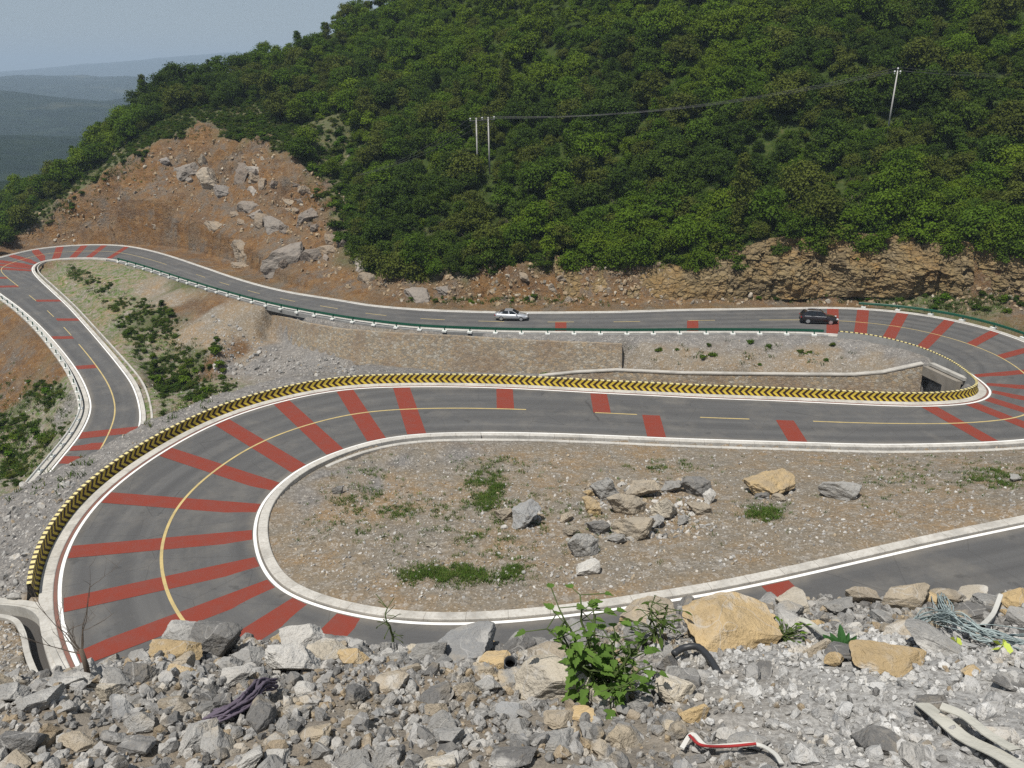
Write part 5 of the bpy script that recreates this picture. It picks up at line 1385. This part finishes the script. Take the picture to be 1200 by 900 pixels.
    if suv:
        for s in (-1, 1): m = MB(); m.tube([(-.36 * L, s * Wd * .33, H - .02), (-.30 * L, s * Wd * .33, H + .05), (0, s * Wd * .33, H + .05), (.03 * L, s * Wd * .33, H)], .025, 6); m.build('roof_rail', M['alloy'], t)
    return t
car('silver_car', 'silver four-door saloon car driving on the upper road', 599.5, 374.3, 4.55, 1.80, 1.43, False, M['silver'])
car('black_car', 'black tall estate car nearing the hairpin bend', 958.5, 378.0, 4.75, 1.88, 1.70, True, M['black'])

# ------------------------------------------------------------------ small things on the near bank
def heap_at(px, py): q = hhit(px, py); return q if q is not None else hhit(px, py + 15)
def leaf_poly(L, lobed=True):
    if lobed: half = [(0, .0), (.13, -.02), (.30, .05), (.42, .20), (.33, .26), (.44, .46), (.30, .47), (.28, .66), (.15, .72), (.10, .88), (0, 1.05)]
    else: half = [(0, 0), (.10, .12), (.17, .35), (.17, .6), (.09, .85), (0, 1.0)]
    return [(x * L, y * L) for x, y in half]
def leaf_into(V, F, RN, base, d, up, L, lobed=True, droop=.35, wv=.0):
    """a leaf folded along its midrib and drooping to the tip"""
    d = np.asarray(d, float); d /= np.linalg.norm(d); side = np.cross(d, up); side /= np.linalg.norm(side); nr = np.cross(side, d); h = leaf_poly(L, lobed); r = random.random()
    for s in (-1, 1):
        b = len(V); pts = []
        for x, y in h:
            t = y / L; pts.append(base + d * y + side * s * x + nr * (abs(x) * .28 - droop * L * t * t * .5))
        mid = [base + d * y - nr * (droop * L * (y / L) ** 2 * .5) for x, y in h]
        for q in range(len(h) - 1):
            bb = len(V); V += [mid[q], pts[q], pts[q + 1], mid[q + 1]]; F.append((bb, bb + 1, bb + 2, bb + 3)); RN.append(min(1, max(0, r * .8 + random.uniform(0, .2))))
def leafy(name, label, px, py, stems, size, colr, seed, lobed=True, group=None):
    g = random.Random(seed); q = heap_at(px, py); t = thing(name, label, 'plant', tuple(q)); sm = MB(); V = []; F = []; RN = []
    for (dx, dy, hh) in stems:
        pts = [np.array([0, 0, -.03])]; n = 7
        for k in range(1, n + 1):
            f = k / n; pts.append(np.array([dx * f ** 1.2 + g.gauss(0, .008), dy * f ** 1.2 + g.gauss(0, .008), hh * f * (1 - .12 * f)]))
        sm.tube(pts, [.008 - .0055 * k / n for k in range(n + 1)], 6)
        for k in range(2, n + 1):
            for _ in range(3 if g.random() < .45 else 2):
                a = g.uniform(0, 6.28); pl = g.uniform(.03, .09); d = np.array([math.cos(a), math.sin(a), g.uniform(-.1, .5)]); e = pts[k] + d * pl
                sm.tube([pts[k], e], .0022, 4); leaf_into(V, F, RN, e, d + np.array([0, 0, -.25]), UP, size * g.uniform(.45, 1.2) * (1.1 - .35 * k / n), lobed)
    sm.build('stem', M['stemm'], t, True)
    f = add('foliage', np_mesh('foliage', np.array(V), np.array(F), False, {'rnd': ('FACE', 'FLOAT', RN)}, mats=[M['leafg']]), t); f.color = tuple(colr) + (1,)
    return t
leafy('leafy_plant', 'leafy green lobed-leaf sapling growing between the rubble rocks', 705, 818,
      [(-0.195, 0.02, 0.324), (-0.156, 0.05, 0.396), (-0.101, 0.1, 0.423), (-0.039, 0.04, 0.378), (0.039, 0.0, 0.297), (0.094, -0.02, 0.243), (0.148, 0.04, 0.252), (0.164, -0.04, 0.198), (0.047, -0.1, 0.162), (-0.078, -0.06, 0.216), (0.109, -0.1, 0.135), (-0.133, 0, 0.27)], .056, (.15, .27, .055), 5)
leafy('leafy_plant', 'thin dry weed stalk standing on the crest', 460, 762, [(-.02, .0, .27)], .03, (.06, .07, .03), 8, False)
leafy('leafy_plant', 'pale weed sprig at the edge of the leafy sapling', 765, 755, [(-.03, 0, .22), (.05, 0, .24), (.0, .02, .17)], .05, (.08, .13, .03), 11, False)
leafy('leafy_plant', 'tiny bright green sprout below the ochre slab rock', 920, 752, [(.01, 0, .05), (-.02, 0, .04)], .05, (.14, .26, .03), 14, False)
# broad leaved rosette
q = heap_at(986, 762); t = thing('broad_leaved_plant', 'small dark plant with broad spear leaves on the dark slab', 'plant', tuple(q)); V = []; F = []; RN = []
for a, tl, L in ((1.55, .9, .13), (.35, .5, .11), (2.7, .45, .12), (.9, .6, .10), (2.2, .55, .10), (-.2, .3, .09), (3.4, .25, .09)):
    leaf_into(V, F, RN, np.array([0, 0, .0]), np.array([math.cos(a), math.sin(a) * .6, tl * 1.6]), np.array([0.1, -1, .3]), L * .78, False, .25)
add('foliage', np_mesh('foliage', np.array(V), np.array(F), False, {'rnd': ('FACE', 'FLOAT', RN)}, mats=[M['dgreen']]), t)
m = MB(); m.tube([(0, 0, -.04), (0, 0, .03)], .008, 6); m.build('stem', M['stemm'], t)
# dead shrub
q = heap_at(104, 800); t = thing('dead_shrub', 'bare leafless shrub with thin twigs in front of the road', 'shrub', tuple(q)); g = random.Random(4)
def twig(m, p, d, L, r, depth):
    pts = [p]; n = 5
    for k in range(n):
        d = (d + np.array([g.gauss(0, .16), g.gauss(0, .10), g.gauss(.05, .10)])); d /= np.linalg.norm(d); pts.append(pts[-1] + d * L / n)
    m.tube(pts, [r * (1 - .75 * k / n) for k in range(n + 1)], 5)
    if depth:
        for k in (2, 3, 4, 5):
            if g.random() < .8: twig(m, pts[k], d + np.array([g.gauss(0, .7), g.gauss(0, .3), g.gauss(.2, .3)]), L * g.uniform(.35, .6), r * .5, depth - 1)
m = MB(); m.tube([(0, 0, -.1), (.005, 0, .08), (0, 0, .15)], [.012, .010, .008], 7); m.build('trunk', M['twig'], t, True)
m = MB(); 
for d, L in (((.10, .1, 1), .30), ((-.55, .0, .8), .17), ((-.8, .1, .75), .26), ((.2, 0, .9), .26), ((-.9, 0, .35), .20), ((-.3, 0, .6), .12)): twig(m, np.array([0, 0, .13]), np.array(d, float), L * .9, .0026, 2)
m.build('twigs', M['twig'], t)
# pipes
q = heap_at(598, 792); t = thing('plastic_pipe', 'short upright black plastic pipe stub between rocks', 'pipe', tuple(q))
m = MB(); N = 20; z0, z1 = -.06, .06; ro, ri = .026, .021; tilt = Matrix.Translation((0, 0, .045)) @ Matrix.Rotation(.55, 4, 'X')
for q2 in range(N):
    b = 2 * math.pi * q2 / N
    for r_, z_ in ((ro, z0), (ro, z1), (ri, z1), (ri, z0)): m.v.append(tuple(tilt @ Vector((r_ * math.cos(b), r_ * math.sin(b), z_))))
for q2 in range(N):
    for k in range(4): m.f.append((q2 * 4 + k, q2 * 4 + (k + 1) % 4, ((q2 + 1) % N) * 4 + (k + 1) % 4, ((q2 + 1) % N) * 4 + k))
m.build('pipe_wall', M['pipe'], t, True)
m = MB(); m.v = [tuple(tilt @ Vector((ri * math.cos(2 * math.pi * k / N), ri * math.sin(2 * math.pi * k / N), -.02))) for k in range(N)]; m.f = [tuple(range(N))]; m.build('pipe_bore_shade', M['void'], t)  # dark disc across the bore, standing in for the shade inside
pa = [heap_at(788, 778) + UP * .05, heap_at(800, 772) + UP * .055, heap_at(816, 772) + UP * .06, heap_at(829, 780) + UP * .045, heap_at(843, 790) + UP * .0]
m = MB(); cpts = catmull(np.array(pa), np.arange(5.), np.linspace(0, 4, 26)); m.tube([p for p in cpts], [.0135 + .0016 * (k % 2) for k in range(26)], 12)
o = m.build('plastic_pipe', M['pipe'], None, True); o['label'] = 'bent ribbed black hose emerging under the large ochre slab rock'; o['category'] = 'pipe'
# litter
def ribbon(name, label, cat, pts, w, mat, lift=.012, th=.004, group=None, fold=.0):
    P = catmull(np.array(pts), np.arange(float(len(pts))), np.linspace(0, len(pts) - 1, 8 * len(pts))); n = len(P)
    t = np.gradient(P, axis=0); t /= np.linalg.norm(t, axis=1)[:, None]; s = np.cross(t, UP); s /= np.linalg.norm(s, axis=1)[:, None]
    wv = np.array([fold * math.sin(i * 1.3) for i in range(n)])
    L_ = P - s * w / 2 + UP * (lift + wv)[:, None]; R_ = P + s * w / 2 + UP * (lift - wv)[:, None]; Cc = P + UP * (lift + .03 * w)
    V = np.stack([L_, Cc, R_, R_ - UP * th, Cc - UP * th, L_ - UP * th], 1); F = grid_faces(n, 6); i = np.arange(n - 1) * 6
    F = np.concatenate([F, np.stack([i + 5, i, i + 6, i + 11], 1)])
    o = add(name, np_mesh(name, V.reshape(-1, 3), F, False, mats=[mat]), label=label, cat=cat, group=group); return o
h3 = lambda x, y, u=0: heap_at(x, y) + UP * u
ribbon('plastic_strip', 'long off-white plastic strip lying on crushed stone', 'litter', [h3(1078, 836, .03), h3(1100, 854, .03), h3(1128, 872, .015), h3(1165, 896, .03), h3(1195, 915, .03)], .05, M['plastic'], group='plastic strips among the rubble')
ribbon('plastic_strip', 'second off-white strip crossing the long one at its bend', 'litter', [h3(1098, 846, .035), h3(1125, 856, .03), h3(1155, 876, .02), h3(1185, 898, .03)], .034, M['plastic'], .03, group='plastic strips among the rubble')
ribbon('plastic_strip', 'short cream strip beside the broad leaved plant', 'litter', [h3(924, 737, .04), h3(940, 740, .05), h3(956, 748, .04), h3(968, 756, .03)], .035, M['plastic'], group='plastic strips among the rubble')
ribbon('plastic_strip', 'white strip with red edges twisted over small stones', 'litter', [h3(798, 886, .02), h3(810, 874, .035), h3(826, 883, .02), h3(850, 883, .02), h3(885, 883, .025), h3(905, 893, .025), h3(915, 905, .02)], .014, M['wood'], fold=.0, group='plastic strips among the rubble')
ribbon('plastic_strip', 'thin red strip folded beside the white one', 'litter', [h3(806, 877, .035), h3(820, 886, .025), h3(850, 886, .02), h3(884, 886, .03)], .008, M['redp'], .02, group='plastic strips among the rubble')
ribbon('stick', 'short bleached wooden stick lying against the netting', 'stick', [h3(1148, 747, .05), h3(1160, 735, .07), h3(1168, 716, .09)], .02, M['wood'], th=.014)
for k, (x, y, w, lb) in enumerate([(1172, 768, 24, 'lime yellow plastic scrap under the netting'), (1118, 762, 14, 'small lime scrap beside the rough grey block')]):
    p = heap_at(x, y); m = MB(); s = w * project(p)[2] / FOC / 2
    for a in range(4): m.quad([p + UP * (.03 + .01 * a), p + np.array([s * math.cos(a * 1.5), s * math.sin(a * 1.5), .02]), p + np.array([s * math.cos(a * 1.5 + .8), s * math.sin(a * 1.5 + .8), .045]), p + np.array([s * .5 * math.cos(a * 1.5 + 1.2), s * .5 * math.sin(a * 1.5 + 1.2), .06])])
    o = m.build('plastic_scrap', M['lime']); o['label'] = lb; o['category'] = 'litter'
def rag(name, label, pts, mat, strands, spread, rad, seed):
    g = random.Random(seed); m = MB(); P = np.array(pts)
    for k in range(strands):
        off = np.array([g.gauss(0, spread), g.gauss(0, spread), abs(g.gauss(0, spread * .25))]); Q = P + off + np.array([[g.gauss(0, spread * .5) for _ in range(3)] for _ in P])
        c = catmull(Q, np.arange(float(len(Q))), np.linspace(0, len(Q) - 1, 6 * len(Q))); m.tube([p for p in c], [rad * g.uniform(.5, 1.4) for _ in c], 6)
    o = m.build(name, mat, None, True); o['label'] = label; o['category'] = 'litter'; return o
rag('cloth_rag', 'twisted faded purple cloth rag on the rubble slope', [h3(252, 848, .03), h3(275, 843, .04), h3(295, 832, .05), h3(308, 818, .06), h3(322, 815, .05)], M['purple'], 26, .012, .0045, 3)
rag('netting', 'torn blue green netting draped over the rough grey block', [h3(1068, 744, .03), h3(1090, 738, .06), h3(1112, 742, .07), h3(1135, 750, .05), h3(1165, 756, .03), h3(1205, 764, .03)], M['net'], 24, .024, .0026, 6)
rag('netting', 'hanging tuft of blue green netting below the crest rocks', [h3(1098, 712, .07), h3(1103, 722, .06), h3(1110, 734, .05)], M['net'], 20, .018, .0028, 7)

# ------------------------------------------------------------------ haze, sky, sun, camera
hz = MB(); zt_ = max(float(FV[:, 2].max()), float(TVV[:, 2].max()) + 12) + 15; z0 = float(FV[:, 2].min()) - 3; hz.box((0, 6700, (z0 + zt_) / 2), (27500, 14600, zt_ - z0))
hk = bpy.data.materials.new('haze_air'); hk.use_nodes = True; nt = hk.node_tree
for n_ in list(nt.nodes):
    if n_.type == 'BSDF_PRINCIPLED': nt.nodes.remove(n_)
vol = nt.nodes.new('ShaderNodeVolumePrincipled'); vol.inputs['Color'].default_value = (.60, .77, .97, 1); vol.inputs['Density'].default_value = 1.9e-4; vol.inputs['Anisotropy'].default_value = 0
nt.links.new(vol.outputs[0], nt.nodes['Material Output'].inputs['Volume'])
o = hz.build('haze', hk, kind='stuff', label='thin blue haze filling the valley air', cat='haze')

SUN_EL, SUN_AZ = R(65), R(-138)          # azimuth measured from +Y towards +X
sd = Vector((math.sin(SUN_AZ) * math.cos(SUN_EL), math.cos(SUN_AZ) * math.cos(SUN_EL), math.sin(SUN_EL)))
w = bpy.data.worlds.new('World'); scene.world = w; w.use_nodes = True
sky = w.node_tree.nodes.new('ShaderNodeTexSky'); sky.sky_type = 'NISHITA'; sky.sun_disc = False
sky.sun_elevation = SUN_EL; sky.sun_rotation = SUN_AZ; sky.altitude = 400; sky.air_density = 1.0; sky.dust_density = .7; sky.ozone_density = 1.5
bg = w.node_tree.nodes['Background']; bg.inputs['Strength'].default_value = .085
mx = w.node_tree.nodes.new('ShaderNodeMix'); mx.data_type = 'RGBA'; mx.inputs[0].default_value = .65; mx.inputs[7].default_value = (3.5, 3.78, 4.08, 1)
w.node_tree.links.new(sky.outputs[0], mx.inputs[6]); w.node_tree.links.new(mx.outputs[2], bg.inputs['Color'])
sl = bpy.data.lights.new('sun', 'SUN'); sl.energy = 4.7; sl.angle = R(.5); sl.color = (1, .955, .88)
so = bpy.data.objects.new('sun', sl); COL.objects.link(so); so.rotation_euler = sd.to_track_quat('Z', 'Y').to_euler(); so.location = (0, 0, 200)

cam = bpy.data.cameras.new('camera'); co = bpy.data.objects.new('camera', cam); COL.objects.link(co)
co.location = (0, 0, EYE_Z); co.rotation_euler = (math.pi / 2 - PITCH, 0, 0); cam.sensor_width = 36; cam.lens = FOC / 1200 * 36; cam.clip_start = .05; cam.clip_end = 20000
scene.camera = co
vs = scene.view_settings; vs.view_transform = 'Standard'; vs.look = 'None'; vs.gamma = 1; vs.exposure = 0.15; vs.use_curve_mapping = False
scene.cycles.max_bounces = 5; scene.cycles.diffuse_bounces = 2; scene.cycles.transmission_bounces = 3; scene.cycles.volume_bounces = 0; scene.cycles.transparent_max_bounces = 4
scene.cycles.use_denoising = False
